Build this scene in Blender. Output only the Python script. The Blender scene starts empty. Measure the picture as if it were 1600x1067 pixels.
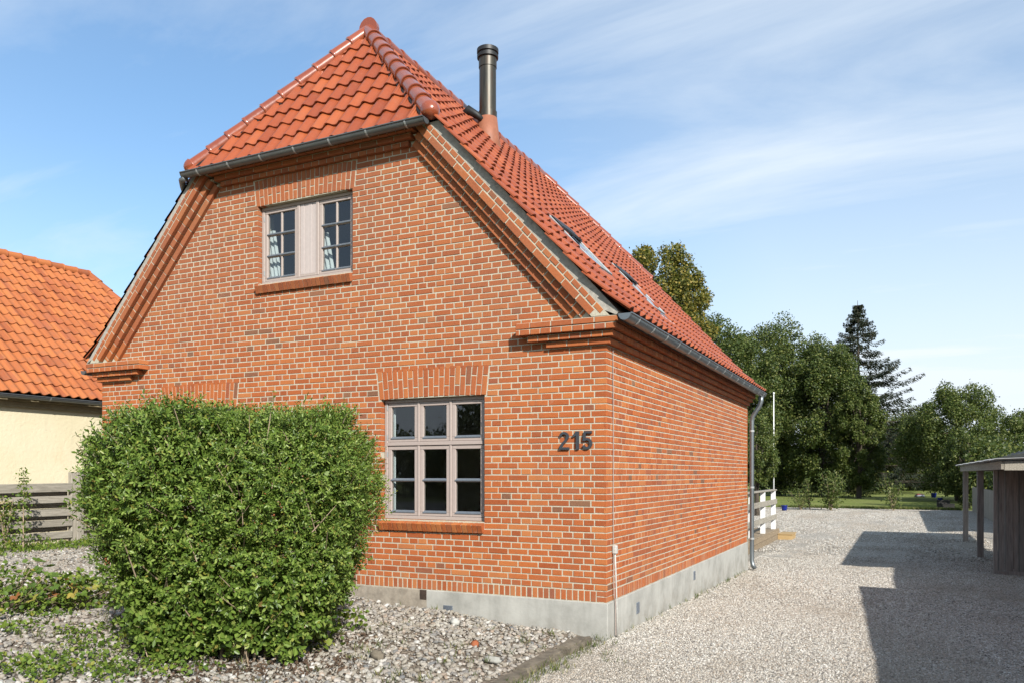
import bpy, bmesh, math, random
import numpy as np
from mathutils import Matrix, Vector, noise as mnoise
random.seed(7); RNG = np.random.default_rng(7)
R = math.radians
S = bpy.context.scene
COL = S.collection

# ------------------------------------------------------------------ camera
THETA = math.atan2(610.0, 1242.0)
CAMP = Vector((2.728, -7.763, 1.71))
cam_d = bpy.data.cameras.new('camera'); cam = bpy.data.objects.new('camera', cam_d); COL.objects.link(cam)
cam.location = CAMP; cam.rotation_euler = (R(90), 0, THETA)
cam_d.sensor_width = 36.0; cam_d.lens = 1242.0 / 1600.0 * 36.0
cam_d.shift_y = (740.0 - 533.5) / 1600.0
cam_d.clip_start = 0.1; cam_d.clip_end = 4000
S.camera = cam
FWD = Vector((-math.sin(THETA), math.cos(THETA), 0)); RGT = Vector((math.cos(THETA), math.sin(THETA), 0))

def depth_of(p): return (Vector(p) - CAMP).dot(FWD)
def at(px, d, z):
    """ground-plan point for image column px at distance d along the view, height z"""
    p = CAMP + FWD * d + RGT * ((px - 800.0) / 1242.0 * d)
    return Vector((p.x, p.y, z))

# ------------------------------------------------------------------ light
SUN = Vector((1.07, -1.0, 0.90)).normalized()
sd = bpy.data.lights.new('sun', 'SUN'); sun = bpy.data.objects.new('sun', sd); COL.objects.link(sun)
sd.energy = 5.0; sd.angle = R(0.55); sd.color = (1.0, 0.955, 0.88)
sun.rotation_euler = SUN.to_track_quat('Z', 'Y').to_euler(); sun.location = (20, -20, 30)
SUN_EL = math.asin(SUN.z); SUN_ROT = math.atan2(SUN.x, SUN.y)

w = bpy.data.worlds.new('World'); S.world = w; w.use_nodes = True
nt = w.node_tree; N = nt.nodes; L = nt.links; N.clear()
def nn(t, **k):
    n = N.new(t)
    for a, b in k.items(): setattr(n, a, b)
    return n
out = nn('ShaderNodeOutputWorld'); bg = nn('ShaderNodeBackground'); bg.inputs[1].default_value = 0.080
sky = nn('ShaderNodeTexSky', sky_type='NISHITA', sun_disc=False, sun_elevation=SUN_EL, sun_rotation=SUN_ROT,
         altitude=0, air_density=1.0, dust_density=1.3, ozone_density=1.6)
tc = nn('ShaderNodeTexCoord'); sep = nn('ShaderNodeSeparateXYZ'); L.new(tc.outputs['Generated'], sep.inputs[0])
def mth(op, a, b=None, clamp=False):
    m = nn('ShaderNodeMath', operation=op, use_clamp=clamp)
    for i, v in enumerate((a, b)):
        if v is None: continue
        if isinstance(v, (int, float)): m.inputs[i].default_value = v
        else: L.new(v, m.inputs[i])
    return m.outputs[0]
zz = mth('MAXIMUM', sep.outputs[2], 0.0)
den = mth('ADD', zz, 0.13)
cx = mth('DIVIDE', sep.outputs[0], den); cy = mth('DIVIDE', sep.outputs[1], den)
comb = nn('ShaderNodeCombineXYZ'); L.new(cx, comb.inputs[0]); L.new(cy, comb.inputs[1])
mp = nn('ShaderNodeMapping'); L.new(comb.outputs[0], mp.inputs[0])
mp.inputs['Rotation'].default_value = (0, 0, R(35)); mp.inputs['Scale'].default_value = (0.6, 2.0, 1); mp.inputs['Location'].default_value = (9.2, 3.1, 0)
n1 = nn('ShaderNodeTexNoise'); n1.inputs['Scale'].default_value = 1.05; n1.inputs['Detail'].default_value = 9; n1.inputs['Roughness'].default_value = 0.6
n1.inputs['Distortion'].default_value = 0.5; L.new(mp.outputs[0], n1.inputs['Vector'])
n2 = nn('ShaderNodeTexNoise'); n2.inputs['Scale'].default_value = 0.42; n2.inputs['Detail'].default_value = 2; L.new(mp.outputs[0], n2.inputs['Vector'])
sm = mth('ADD', mth('MULTIPLY', n1.outputs[0], 0.62), mth('MULTIPLY', n2.outputs[0], 0.5))
cr = nn('ShaderNodeValToRGB'); cr.color_ramp.elements[0].position = 0.535; cr.color_ramp.elements[1].position = 0.72; L.new(sm, cr.inputs[0])
cm = mth('MULTIPLY', cr.outputs[0], 0.42)
# thin high veil that whitens the lower sky
hz = mth('MULTIPLY', mth('POWER', mth('SUBTRACT', 1.0, mth('MULTIPLY', zz, 2.1), True), 1.8), 0.95)
nrm_ = nn('ShaderNodeVectorMath', operation='DOT_PRODUCT'); L.new(tc.outputs['Generated'], nrm_.inputs[0]); nrm_.inputs[1].default_value = (SUN.x / 1.0, SUN.y / 1.0, 0.0)
veil = mth('MINIMUM', mth('MULTIPLY', mth('ADD', nrm_.outputs['Value'], 0.83), 1.6), 0.30)   # thin high cloud, thicker towards the sun side
tot = mth('ADD', mth('ADD', cm, hz), mth('MAXIMUM', veil, 0.0), True)
mix = nn('ShaderNodeMix', data_type='RGBA'); L.new(tot, mix.inputs['Factor']); tint = nn('ShaderNodeMix', data_type='RGBA', blend_type='MULTIPLY'); tint.inputs['Factor'].default_value = 1.0; L.new(sky.outputs[0], tint.inputs['A']); tint.inputs['B'].default_value = (0.97, 1.40, 1.60, 1); L.new(tint.outputs['Result'], mix.inputs['A'])
mix.inputs['B'].default_value = (7.0, 7.7, 8.35, 1)
L.new(mix.outputs['Result'], bg.inputs[0]); L.new(bg.outputs[0], out.inputs[0])

S.render.engine = 'CYCLES'
S.view_settings.view_transform = 'Standard'; S.view_settings.look = 'None'
S.view_settings.exposure = 0.70; S.view_settings.gamma = 1.0; S.view_settings.use_curve_mapping = False
S.cycles.max_bounces = 8; S.cycles.diffuse_bounces = 3; S.cycles.transparent_max_bounces = 16

# ------------------------------------------------------------------ materials
ALB = 0.67          # common scale that brings the colour tables below to measured reflectances
class MT:
    def __init__(s, name, rough=0.8, spec=0.5):
        s.m = bpy.data.materials.new(name); s.m.use_nodes = True; s.t = s.m.node_tree
        s.b = s.t.nodes['Principled BSDF']; s.b.inputs['Roughness'].default_value = rough
        s.b.inputs['Specular IOR Level'].default_value = spec
        s._pos = None
    def n(s, t, **k):
        n = s.t.nodes.new(t)
        for a, b in k.items(): setattr(n, a, b)
        return n
    def l(s, a, b): s.t.links.new(a, b)
    def pos(s):
        if s._pos is None: s._pos = s.n('ShaderNodeNewGeometry').outputs['Position']
        return s._pos
    def rnd(s):
        g = s.n('ShaderNodeNewGeometry').outputs['Random Per Island']; o = s.n('ShaderNodeObjectInfo').outputs['Random']
        return s.math('FRACT', s.math('ADD', s.math('MULTIPLY', g, 7.13), s.math('MULTIPLY', o, 5.71)))
    def noise(s, scale, detail=4, rough=0.55, vec=None, stretch=None, dist=0):
        n = s.n('ShaderNodeTexNoise'); n.inputs['Scale'].default_value = scale; n.inputs['Detail'].default_value = detail
        n.inputs['Roughness'].default_value = rough; n.inputs['Distortion'].default_value = dist
        v = vec if vec is not None else s.pos()
        if stretch:
            m = s.n('ShaderNodeMapping'); m.inputs['Scale'].default_value = stretch; s.l(v, m.inputs[0]); v = m.outputs[0]
        s.l(v, n.inputs['Vector']); return n.outputs[0]
    def vor(s, scale, out='Color', feature='F1', rnd=1.0):
        n = s.n('ShaderNodeTexVoronoi', feature=feature); n.inputs['Scale'].default_value = scale; n.inputs['Randomness'].default_value = rnd
        s.l(s.pos(), n.inputs['Vector']); return n.outputs[out]
    def math(s, op, a, b=None, clamp=False):
        m = s.n('ShaderNodeMath', operation=op, use_clamp=clamp)
        for i, v in enumerate((a, b)):
            if v is None: continue
            if isinstance(v, (int, float)): m.inputs[i].default_value = v
            else: s.l(v, m.inputs[i])
        return m.outputs[0]
    def ramp(s, fac, stops, interp='LINEAR'):
        r = s.n('ShaderNodeValToRGB'); e = r.color_ramp; e.interpolation = interp
        while len(e.elements) < len(stops): e.elements.new(0.5)
        for i, (p, c) in enumerate(stops):
            e.elements[i].position = p
            c = (c, c, c) if isinstance(c, (int, float)) else c
            e.elements[i].color = (*c, 1)
        s.l(fac, r.inputs[0]); return r.outputs[0]
    def mix(s, f, a, b, mode='MIX'):
        m = s.n('ShaderNodeMix', data_type='RGBA', blend_type=mode)
        for key, v in (('Factor', f), ('A', a), ('B', b)):
            i = m.inputs[key]
            if isinstance(v, (int, float)): i.default_value = v
            elif isinstance(v, tuple): i.default_value = (*v, 1)
            else: s.l(v, i)
        return m.outputs['Result']
    def col(s, c):
        if isinstance(c, tuple): s.b.inputs['Base Color'].default_value = (*[v * ALB for v in c], 1)
        else: s.l(s.mix(1.0, c, (ALB, ALB, ALB), 'MULTIPLY'), s.b.inputs['Base Color'])
        return s
    def rough(s, v):
        if isinstance(v, (int, float)): s.b.inputs['Roughness'].default_value = v
        else: s.l(v, s.b.inputs['Roughness'])
        return s
    def bump(s, h, strength=0.4, dist=0.01):
        b = s.n('ShaderNodeBump'); b.inputs['Strength'].default_value = strength; b.inputs['Distance'].default_value = dist
        s.l(h, b.inputs['Height']); s.l(b.outputs[0], s.b.inputs['Normal']); return s

def mat_brick(name, shift=0.0):
    m = MT(name, 0.88, 0.25)
    r = m.rnd()
    c = m.ramp(r, [(0.0, (0.36, 0.080, 0.022)), (0.2, (0.44, 0.105, 0.027)), (0.5, (0.49, 0.124, 0.032)), (0.78, (0.54, 0.152, 0.038)),
                   (0.93, (0.58, 0.205, 0.062)), (0.972, (0.34, 0.085, 0.04)), (0.992, (0.18, 0.095, 0.058)), (1.0, (0.26, 0.14, 0.08))])
    big = m.ramp(m.noise(0.55, 3), [(0.42, 0.0), (0.62, 1.0)])
    sp = m.n('ShaderNodeSeparateXYZ'); m.l(m.pos(), sp.inputs[0])
    up = m.math('MULTIPLY', m.math('SUBTRACT', sp.outputs[2], 2.4), 0.42, True)
    wf = m.math('MULTIPLY', m.math('ADD', m.math('MULTIPLY', big, 0.6), up), 0.46, True)
    c = m.mix(wf, c, (0.33, 0.125, 0.070))
    sm = m.noise(38, 5, 0.65)
    c = m.mix(m.ramp(sm, [(0.35, 0.0), (0.72, 0.30)]), c, (0.54, 0.21, 0.085))
    c = m.mix(m.ramp(m.noise(95, 3), [(0.60, 0.0), (0.72, 0.7)]), c, (0.16, 0.07, 0.045))
    c = m.mix(m.ramp(m.noise(7, 4, 0.7), [(0.62, 0.0), (0.8, 0.35)]), c, (0.55, 0.42, 0.33))
    drip = m.math('MULTIPLY', m.ramp(m.noise(3.2, 4, 0.6, stretch=(2.2, 2.2, 0.22)), [(0.52, 0.0), (0.74, 1.0)]), 0.22)
    c = m.mix(drip, c, (0.20, 0.105, 0.07))
    foot = m.math('MULTIPLY', m.math('MULTIPLY', m.math('SUBTRACT', 1.0, m.math('MULTIPLY', m.math('SUBTRACT', sp.outputs[2], 0.42), 3.2), True), m.ramp(m.noise(5, 4, 0.7), [(0.4, 0.0), (0.65, 1.0)])), 0.35)
    c = m.mix(foot, c, (0.30, 0.20, 0.14))
    m.col(c); m.bump(m.noise(120, 4), 0.45, 0.006)
    return m.m
M = {}
M['brick'] = mat_brick('fired_brick')
def simple(name, c, rough=0.8, nscale=20, amt=0.25, bump=0.2, spec=0.4, metal=0.0, stretch=None):
    m = MT(name, rough, spec); n_ = m.noise(nscale, 5, 0.6, stretch=stretch)
    d = tuple(v * (1 - amt) for v in c); h = tuple(min(1, v * (1 + amt)) for v in c)
    m.col(m.ramp(n_, [(0.3, d), (0.7, h)])); m.b.inputs['Metallic'].default_value = metal
    if bump: m.bump(n_, bump, 0.006)
    return m.m
def mat_mortar():
    m = MT('lime_mortar', 0.95, 0.2); n_ = m.noise(60, 4); b = m.noise(1.2, 3)
    c = m.ramp(n_, [(0.3, (0.47, 0.43, 0.33)), (0.7, (0.67, 0.625, 0.49))])
    c = m.mix(m.ramp(b, [(0.45, 0.0), (0.7, 0.4)]), c, (0.48, 0.41, 0.33))
    m.col(c); m.bump(n_, 0.5, 0.004); return m.m
M['mortar'] = mat_mortar()
def mat_plinth():
    m = MT('grey_render', 0.9, 0.25)
    sp = m.n('ShaderNodeSeparateXYZ'); m.l(m.pos(), sp.inputs[0])
    c = m.ramp(m.noise(2.6, 6, 0.62), [(0.28, (0.33, 0.325, 0.295)), (0.5, (0.47, 0.462, 0.425)), (0.75, (0.57, 0.56, 0.515))])
    # older browner stretch on the front, left of the air vent; damp dirt near the foot
    old = m.math('LESS_THAN', sp.outputs[0], -2.17)
    c = m.mix(m.math('MULTIPLY', old, 0.75), c, m.ramp(m.noise(9, 5, 0.7), [(0.35, (0.22, 0.17, 0.12)), (0.6, (0.40, 0.33, 0.25))]))
    low = m.math('SUBTRACT', 1.0, m.math('MULTIPLY', m.math('ADD', sp.outputs[2], 0.05), 3.6), True)
    st = m.math('MULTIPLY', m.math('MULTIPLY', low, m.ramp(m.noise(4.5, 5, 0.7), [(0.4, 0.0), (0.65, 1.0)])), 0.5)
    c = m.mix(st, c, (0.21, 0.17, 0.12))
    drip = m.ramp(m.noise(6, 4, 0.6, stretch=(2.5, 2.5, 0.25)), [(0.5, 0.0), (0.75, 0.35)])
    c = m.mix(drip, c, (0.30, 0.30, 0.27))
    m.col(c); m.bump(m.noise(30, 5), 0.35, 0.006); return m.m
M['plinth'] = mat_plinth()
M['cement'] = simple('verge_cement', (0.42, 0.39, 0.34), 0.95, 25, 0.25, 0.5)
def mat_tile(name, stops, rough, dirt):
    m = MT(name, rough, 0.38); r = m.rnd(); c = m.ramp(r, stops)
    n_ = m.noise(6, 5, 0.65)
    c = m.mix(m.ramp(n_, [(0.5, 0.0), (0.8, dirt)]), c, (0.22, 0.13, 0.09))
    c = m.mix(m.ramp(m.noise(45, 4, 0.7), [(0.55, 0.0), (0.8, 0.3)]), c, (0.50, 0.22, 0.13))
    m.col(c); m.rough(m.ramp(m.noise(14, 3), [(0.3, rough - 0.07), (0.7, rough + 0.12)])); m.bump(m.noise(60, 3), 0.12, 0.004); return m
_t = mat_tile('engobed_roof_tile', [(0.0, (0.29, 0.062, 0.022)), (0.3, (0.345, 0.077, 0.026)), (0.8, (0.385, 0.089, 0.029)), (1.0, (0.44, 0.112, 0.036))], 0.38, 0.22)
M['tile'] = _t.m
_t = mat_tile('glazed_ridge_cap', [(0.0, (0.27, 0.060, 0.026)), (1.0, (0.34, 0.078, 0.030))], 0.27, 0.08); _t.b.inputs['Coat Weight'].default_value = 0.6
M['cap'] = _t.m
_t = mat_tile('old_clay_pantile', [(0.0, (0.34, 0.088, 0.028)), (0.3, (0.44, 0.130, 0.038)), (0.7, (0.52, 0.165, 0.046)), (1.0, (0.38, 0.105, 0.040))], 0.78, 0.45)
M['oldtile'] = _t.m
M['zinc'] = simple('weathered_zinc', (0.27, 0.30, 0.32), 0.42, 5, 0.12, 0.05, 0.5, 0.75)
M['zincdark'] = simple('dark_grey_zinc', (0.20, 0.215, 0.225), 0.45, 6, 0.15, 0.05, 0.5, 0.6)  # darker zinc tone for the gable gutter and the neighbour's gutter
M['bracket'] = simple('gutter_bracket_zinc', (0.50, 0.52, 0.52), 0.5, 8, 0.1, 0.0, 0.5, 0.5)
def mat_flue():
    m = MT('heat_stained_flue', 0.42, 0.5); m.b.inputs['Metallic'].default_value = 0.45
    n_ = m.noise(3.0, 4, 0.6, stretch=(5, 5, 0.5)); m.col(m.ramp(n_, [(0.3, (0.030, 0.029, 0.025)), (0.5, (0.072, 0.066, 0.050)), (0.62, (0.07, 0.038, 0.022)), (0.75, (0.10, 0.092, 0.070))])); return m.m
M['flue'] = mat_flue()
M['fluecap'] = simple('sooty_black_metal', (0.018, 0.018, 0.018), 0.5, 20, 0.2, 0)
M['black'] = simple('black_rubber', (0.012, 0.012, 0.013), 0.6, 20, 0.2, 0)
M['flash'] = simple('terracotta_flashing', (0.34, 0.125, 0.066), 0.6, 12, 0.15, 0.1)
M['frame'] = simple('mauve_grey_window_paint', (0.47, 0.385, 0.345), 0.5, 30, 0.05, 0.03)
M['panel'] = simple('pale_mauve_boarding', (0.56, 0.48, 0.45), 0.55, 30, 0.05, 0.03)
M['drip'] = simple('blue_grey_drip_bar', (0.20, 0.23, 0.27), 0.45, 30, 0.08, 0, 0.5, 0.3)
def mat_glass(name, ior, tint):
    m = bpy.data.materials.new(name); m.use_nodes = True; t = m.node_tree; t.nodes.clear()
    o = t.nodes.new('ShaderNodeOutputMaterial'); f = t.nodes.new('ShaderNodeFresnel'); f.inputs[0].default_value = ior
    g = t.nodes.new('ShaderNodeBsdfGlossy'); g.inputs['Roughness'].default_value = 0.01; g.inputs['Color'].default_value = (0.9, 0.95, 1, 1)
    tr = t.nodes.new('ShaderNodeBsdfTransparent'); tr.inputs[0].default_value = (*tint, 1)
    mx = t.nodes.new('ShaderNodeMixShader'); gb = t.nodes.new('ShaderNodeNewGeometry'); inv = t.nodes.new('ShaderNodeMath'); inv.operation = 'SUBTRACT'; inv.inputs[0].default_value = 1.0; t.links.new(gb.outputs['Backfacing'], inv.inputs[1]); ml = t.nodes.new('ShaderNodeMath'); ml.operation = 'MULTIPLY'; t.links.new(f.outputs[0], ml.inputs[0]); t.links.new(inv.outputs[0], ml.inputs[1]); t.links.new(ml.outputs[0], mx.inputs[0]); t.links.new(tr.outputs[0], mx.inputs[1]); t.links.new(g.outputs[0], mx.inputs[2]); t.links.new(mx.outputs[0], o.inputs[0])
    return m
M['glass'] = mat_glass('window_glass', 1.75, (0.85, 0.88, 0.88))
M['roomwall'] = simple('dim_interior_plaster', (0.62, 0.58, 0.52), 0.9, 3, 0.1, 0)
M['curtain'] = simple('white_curtain', (0.72, 0.74, 0.74), 0.9, 8, 0.05, 0)
M['number'] = simple('dark_number_metal', (0.050, 0.056, 0.066), 0.35, 40, 0.1, 0, 0.5)
M['cable'] = simple('old_white_conduit', (0.55, 0.54, 0.50), 0.6, 40, 0.15, 0)
M['thincable'] = simple('dull_grey_cable', (0.42, 0.34, 0.30), 0.6, 40, 0.15, 0)
M['dark'] = simple('vent_hole_shade', (0.055, 0.035, 0.025), 0.9, 40, 0.4, 0.2)  # no open hole behind: its inner shade is put into this dark colour
M['vent'] = simple('steel_vent_plate', (0.30, 0.34, 0.40), 0.4, 40, 0.1, 0, 0.5, 0.5)
def mat_cream():
    m = MT('cream_render', 0.92, 0.2); n_ = m.noise(14, 6, 0.7); b = m.noise(0.8, 3)
    c = m.ramp(b, [(0.3, (0.78, 0.69, 0.47)), (0.7, (0.84, 0.755, 0.55))]); c = m.mix(m.ramp(m.noise(1.6, 4, 0.6, stretch=(1, 1, 0.5)), [(0.58, 0.0), (0.75, 0.5)]), c, (0.74, 0.56, 0.34)); c = m.mix(m.ramp(m.noise(5, 5, 0.7, stretch=(1, 1, 0.3)), [(0.55, 0.0), (0.8, 0.3)]), c, (0.55, 0.50, 0.38)); m.col(c); m.bump(n_, 0.45, 0.022); return m.m
M['cream'] = mat_cream()
M['creamdirt'] = simple('dirty_eaves_board', (0.40, 0.33, 0.20), 0.9, 8, 0.2, 0.2)
def mat_wood(name, a, b, rough=0.85, zdir=(30, 30, 2.5), spec=0.25):
    m = MT(name, rough, spec); n_ = m.noise(1.6, 6, 0.65, stretch=zdir); r = m.rnd()
    c = m.ramp(n_, [(0.3, a), (0.7, b)]); c = m.mix(m.math('MULTIPLY', r, 0.35), c, tuple(v * 0.6 for v in a)); m.col(c); m.bump(n_, 0.5, 0.006); return m.m
M['greywood_y'] = mat_wood('weathered_grey_plank', (0.26, 0.235, 0.19), (0.54, 0.49, 0.41), zdir=(30, 2.5, 30))
M['greywood_z'] = mat_wood('weathered_upright_plank', (0.28, 0.25, 0.20), (0.55, 0.50, 0.42), zdir=(30, 30, 2.5))
M['shedwood'] = mat_wood('brown_shed_board', (0.22, 0.195, 0.178), (0.46, 0.41, 0.375), zdir=(30, 30, 2.0))
M['freshwood'] = mat_wood('pale_new_plank', (0.50, 0.40, 0.24), (0.66, 0.55, 0.36), zdir=(30, 2, 30))
M['deckwood'] = mat_wood('tan_deck_board', (0.26, 0.19, 0.12), (0.44, 0.35, 0.24), zdir=(30, 2.5, 30))
M['stepwood'] = mat_wood('yellow_pine_step', (0.50, 0.33, 0.15), (0.62, 0.44, 0.22), zdir=(3, 30, 30))
M['white'] = simple('white_paint', (1.0, 1.0, 0.98), 0.5, 20, 0.03, 0)
M['roofsheet'] = simple('pale_plastic_roofing', (0.50, 0.50, 0.50), 0.5, 10, 0.1, 0.05)
M['darkroof'] = simple('dark_felt_roof', (0.06, 0.062, 0.068), 0.8, 30, 0.3, 0.3)
M['darkwall'] = simple('black_stained_boards', (0.028, 0.026, 0.024), 0.8, 30, 0.3, 0.2)
M['blue'] = simple('glazed_blue_pot', (0.010, 0.025, 0.24), 0.2, 20, 0.2, 0)
M['red'] = simple('red_plastic', (0.38, 0.03, 0.03), 0.35, 20, 0.1, 0)
M['greyp'] = simple('grey_plastic', (0.30, 0.32, 0.36), 0.35, 20, 0.1, 0)
M['bark'] = simple('tree_bark', (0.075, 0.058, 0.042), 0.95, 12, 0.4, 0.6)
M['twig'] = simple('pale_twig', (0.36, 0.27, 0.18), 0.9, 12, 0.3, 0.3)
M['stonekerb'] = simple('mossy_old_kerbstone', (0.185, 0.155, 0.115), 0.95, 9, 0.45, 0.9)
M['soil'] = simple('brown_leaf_litter', (0.10, 0.062, 0.038), 0.95, 35, 0.5, 0.8)
M['asphalt'] = simple('road_asphalt', (0.05, 0.05, 0.052), 0.85, 60, 0.25, 0.3)
def mat_stone(name, stops, big=False):
    m = MT(name, 0.8, 0.35); r = m.n('ShaderNodeObjectInfo').outputs['Random']
    c = m.ramp(r, stops, 'CONSTANT' if False else 'LINEAR'); n_ = m.noise(55 if big else 160, 4)
    c = m.mix(m.ramp(n_, [(0.4, 0.0), (0.75, 0.45)]), c, (0.20, 0.17, 0.14))
    wear = m.noise(0.42, 5, 0.62, stretch=(1.3, 0.55, 1)); c = m.mix(m.ramp(wear, [(0.47, 0.0), (0.66, 0.55 if not big else 0.35)]), c, (0.36, 0.295, 0.225) if not big else (0.26, 0.20, 0.15)); m.col(c); return m.m
M['pebble'] = mat_stone('mixed_field_pebble', [(0.0, (0.50, 0.47, 0.41)), (0.2, (0.30, 0.265, 0.21)), (0.36, (0.42, 0.375, 0.31)), (0.48, (0.16, 0.165, 0.17)),
              (0.60, (0.46, 0.415, 0.35)), (0.72, (0.33, 0.31, 0.28)), (0.80, (0.40, 0.30, 0.22)), (0.88, (0.66, 0.64, 0.60)), (0.94, (0.54, 0.51, 0.45)), (1.0, (0.28, 0.26, 0.24))], True)
M['grain'] = mat_stone('driveway_gravel_grain', [(0.0, (0.84, 0.80, 0.72)), (0.16, (0.46, 0.41, 0.34)), (0.3, (0.80, 0.76, 0.68)), (0.42, (0.24, 0.21, 0.18)),
              (0.56, (0.66, 0.61, 0.53)), (0.68, (0.10, 0.095, 0.09)), (0.78, (0.92, 0.89, 0.83)), (0.9, (0.46, 0.35, 0.25)), (1.0, (0.95, 0.93, 0.88))])
def mat_gravel(name, stops, sc, fine):
    m = MT(name, 0.9, 0.25)
    v = m.vor(sc); s_ = m.n('ShaderNodeSeparateColor'); m.l(v, s_.inputs[0])
    c = m.ramp(s_.outputs[0], stops); d = m.vor(sc, 'Distance')
    c = m.mix(m.ramp(d, [(0.35, 0.0), (0.75, 0.55)]), c, (0.13, 0.105, 0.08))
    c = m.mix(m.ramp(m.noise(0.5, 4, 0.6), [(0.45, 0.0), (0.7, 0.35)]), c, (0.34, 0.27, 0.20))
    m.col(c); m.bump(m.math('SUBTRACT', 1.0, d), 0.9, fine); return m.m
M['gravel'] = mat_gravel('fine_gravel_bed', [(0.0, (0.42, 0.38, 0.32)), (0.3, (0.70, 0.66, 0.58)), (0.5, (0.32, 0.285, 0.235)), (0.7, (0.64, 0.595, 0.51)), (0.85, (0.18, 0.165, 0.15)), (1.0, (0.80, 0.77, 0.70))], 46, 0.012)
M['bedsoil'] = mat_gravel('dirty_pebble_bed', [(0.0, (0.16, 0.13, 0.10)), (0.4, (0.26, 0.21, 0.16)), (0.7, (0.34, 0.28, 0.22)), (1.0, (0.22, 0.19, 0.15))], 30, 0.02)
def mat_lawn():
    m = MT('mown_grass', 0.95, 0.15)
    n_ = m.noise(9, 6, 0.75); b = m.noise(0.35, 4, 0.6)
    c = m.ramp(n_, [(0.3, (0.11, 0.15, 0.030)), (0.55, (0.20, 0.245, 0.055)), (0.75, (0.31, 0.33, 0.105))])
    c = m.mix(m.ramp(b, [(0.4, 0.0), (0.7, 0.55)]), c, (0.34, 0.32, 0.13)); m.col(c); m.bump(n_, 1.0, 0.05); return m.m
M['lawn'] = mat_lawn()
def mat_leaf(name, stops, rough=0.5, trans=0.25, tcol=(0.25, 0.35, 0.05)):
    m = MT(name, rough, 0.22); c = m.ramp(m.rnd(), stops); m.col(c)
    o = [n for n in m.t.nodes if n.type == 'OUTPUT_MATERIAL'][0]
    tr = m.n('ShaderNodeBsdfTranslucent'); mc = m.mix(1.0, m.mix(0.55, c, tcol), (ALB, ALB, ALB), 'MULTIPLY'); m.l(mc, tr.inputs[0])
    mx = m.n('ShaderNodeMixShader'); mx.inputs[0].default_value = trans; m.l(m.b.outputs[0], mx.inputs[1]); m.l(tr.outputs[0], mx.inputs[2]); m.l(mx.outputs[0], o.inputs[0])
    return m.m
M['hedge'] = mat_leaf('privet_leaf', [(0.0, (0.070, 0.125, 0.022)), (0.4, (0.140, 0.225, 0.036)), (0.75, (0.225, 0.325, 0.058)), (0.93, (0.36, 0.45, 0.12)), (0.985, (0.30, 0.30, 0.05)), (1.0, (0.22, 0.14, 0.05))], 0.36, 0.28)
M['darkleaf'] = mat_leaf('dark_tree_leaf', [(0.0, (0.030, 0.052, 0.012)), (0.5, (0.072, 0.106, 0.024)), (0.85, (0.145, 0.175, 0.042)), (1.0, (0.24, 0.24, 0.07))], 0.5, 0.2)
M['midleaf'] = mat_leaf('mid_green_leaf', [(0.0, (0.040, 0.070, 0.014)), (0.5, (0.095, 0.130, 0.028)), (0.85, (0.165, 0.195, 0.052)), (1.0, (0.26, 0.26, 0.08))], 0.5, 0.25)
M['oakleaf'] = mat_leaf('yellowing_leaf', [(0.0, (0.060, 0.075, 0.015)), (0.45, (0.150, 0.155, 0.032)), (0.8, (0.27, 0.22, 0.042)), (1.0, (0.42, 0.30, 0.06))], 0.5, 0.25)
M['needle'] = mat_leaf('spruce_needle', [(0.0, (0.016, 0.026, 0.014)), (0.6, (0.034, 0.045, 0.026)), (1.0, (0.070, 0.058, 0.035))], 0.7, 0.1)
M['weed'] = mat_leaf('bright_weed_leaf', [(0.0, (0.07, 0.13, 0.018)), (0.5, (0.15, 0.23, 0.035)), (0.9, (0.24, 0.32, 0.05)), (1.0, (0.32, 0.30, 0.06))], 0.5, 0.3)
M['vine'] = mat_leaf('vine_leaf', [(0.0, (0.05, 0.10, 0.02)), (0.45, (0.17, 0.27, 0.045)), (0.75, (0.32, 0.38, 0.07)), (0.9, (0.48, 0.36, 0.08)), (1.0, (0.36, 0.13, 0.05))], 0.5, 0.3)
M['grass'] = mat_leaf('grass_blade', [(0.0, (0.06, 0.10, 0.02)), (0.6, (0.14, 0.18, 0.04)), (1.0, (0.34, 0.30, 0.12))], 0.6, 0.3)

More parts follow.
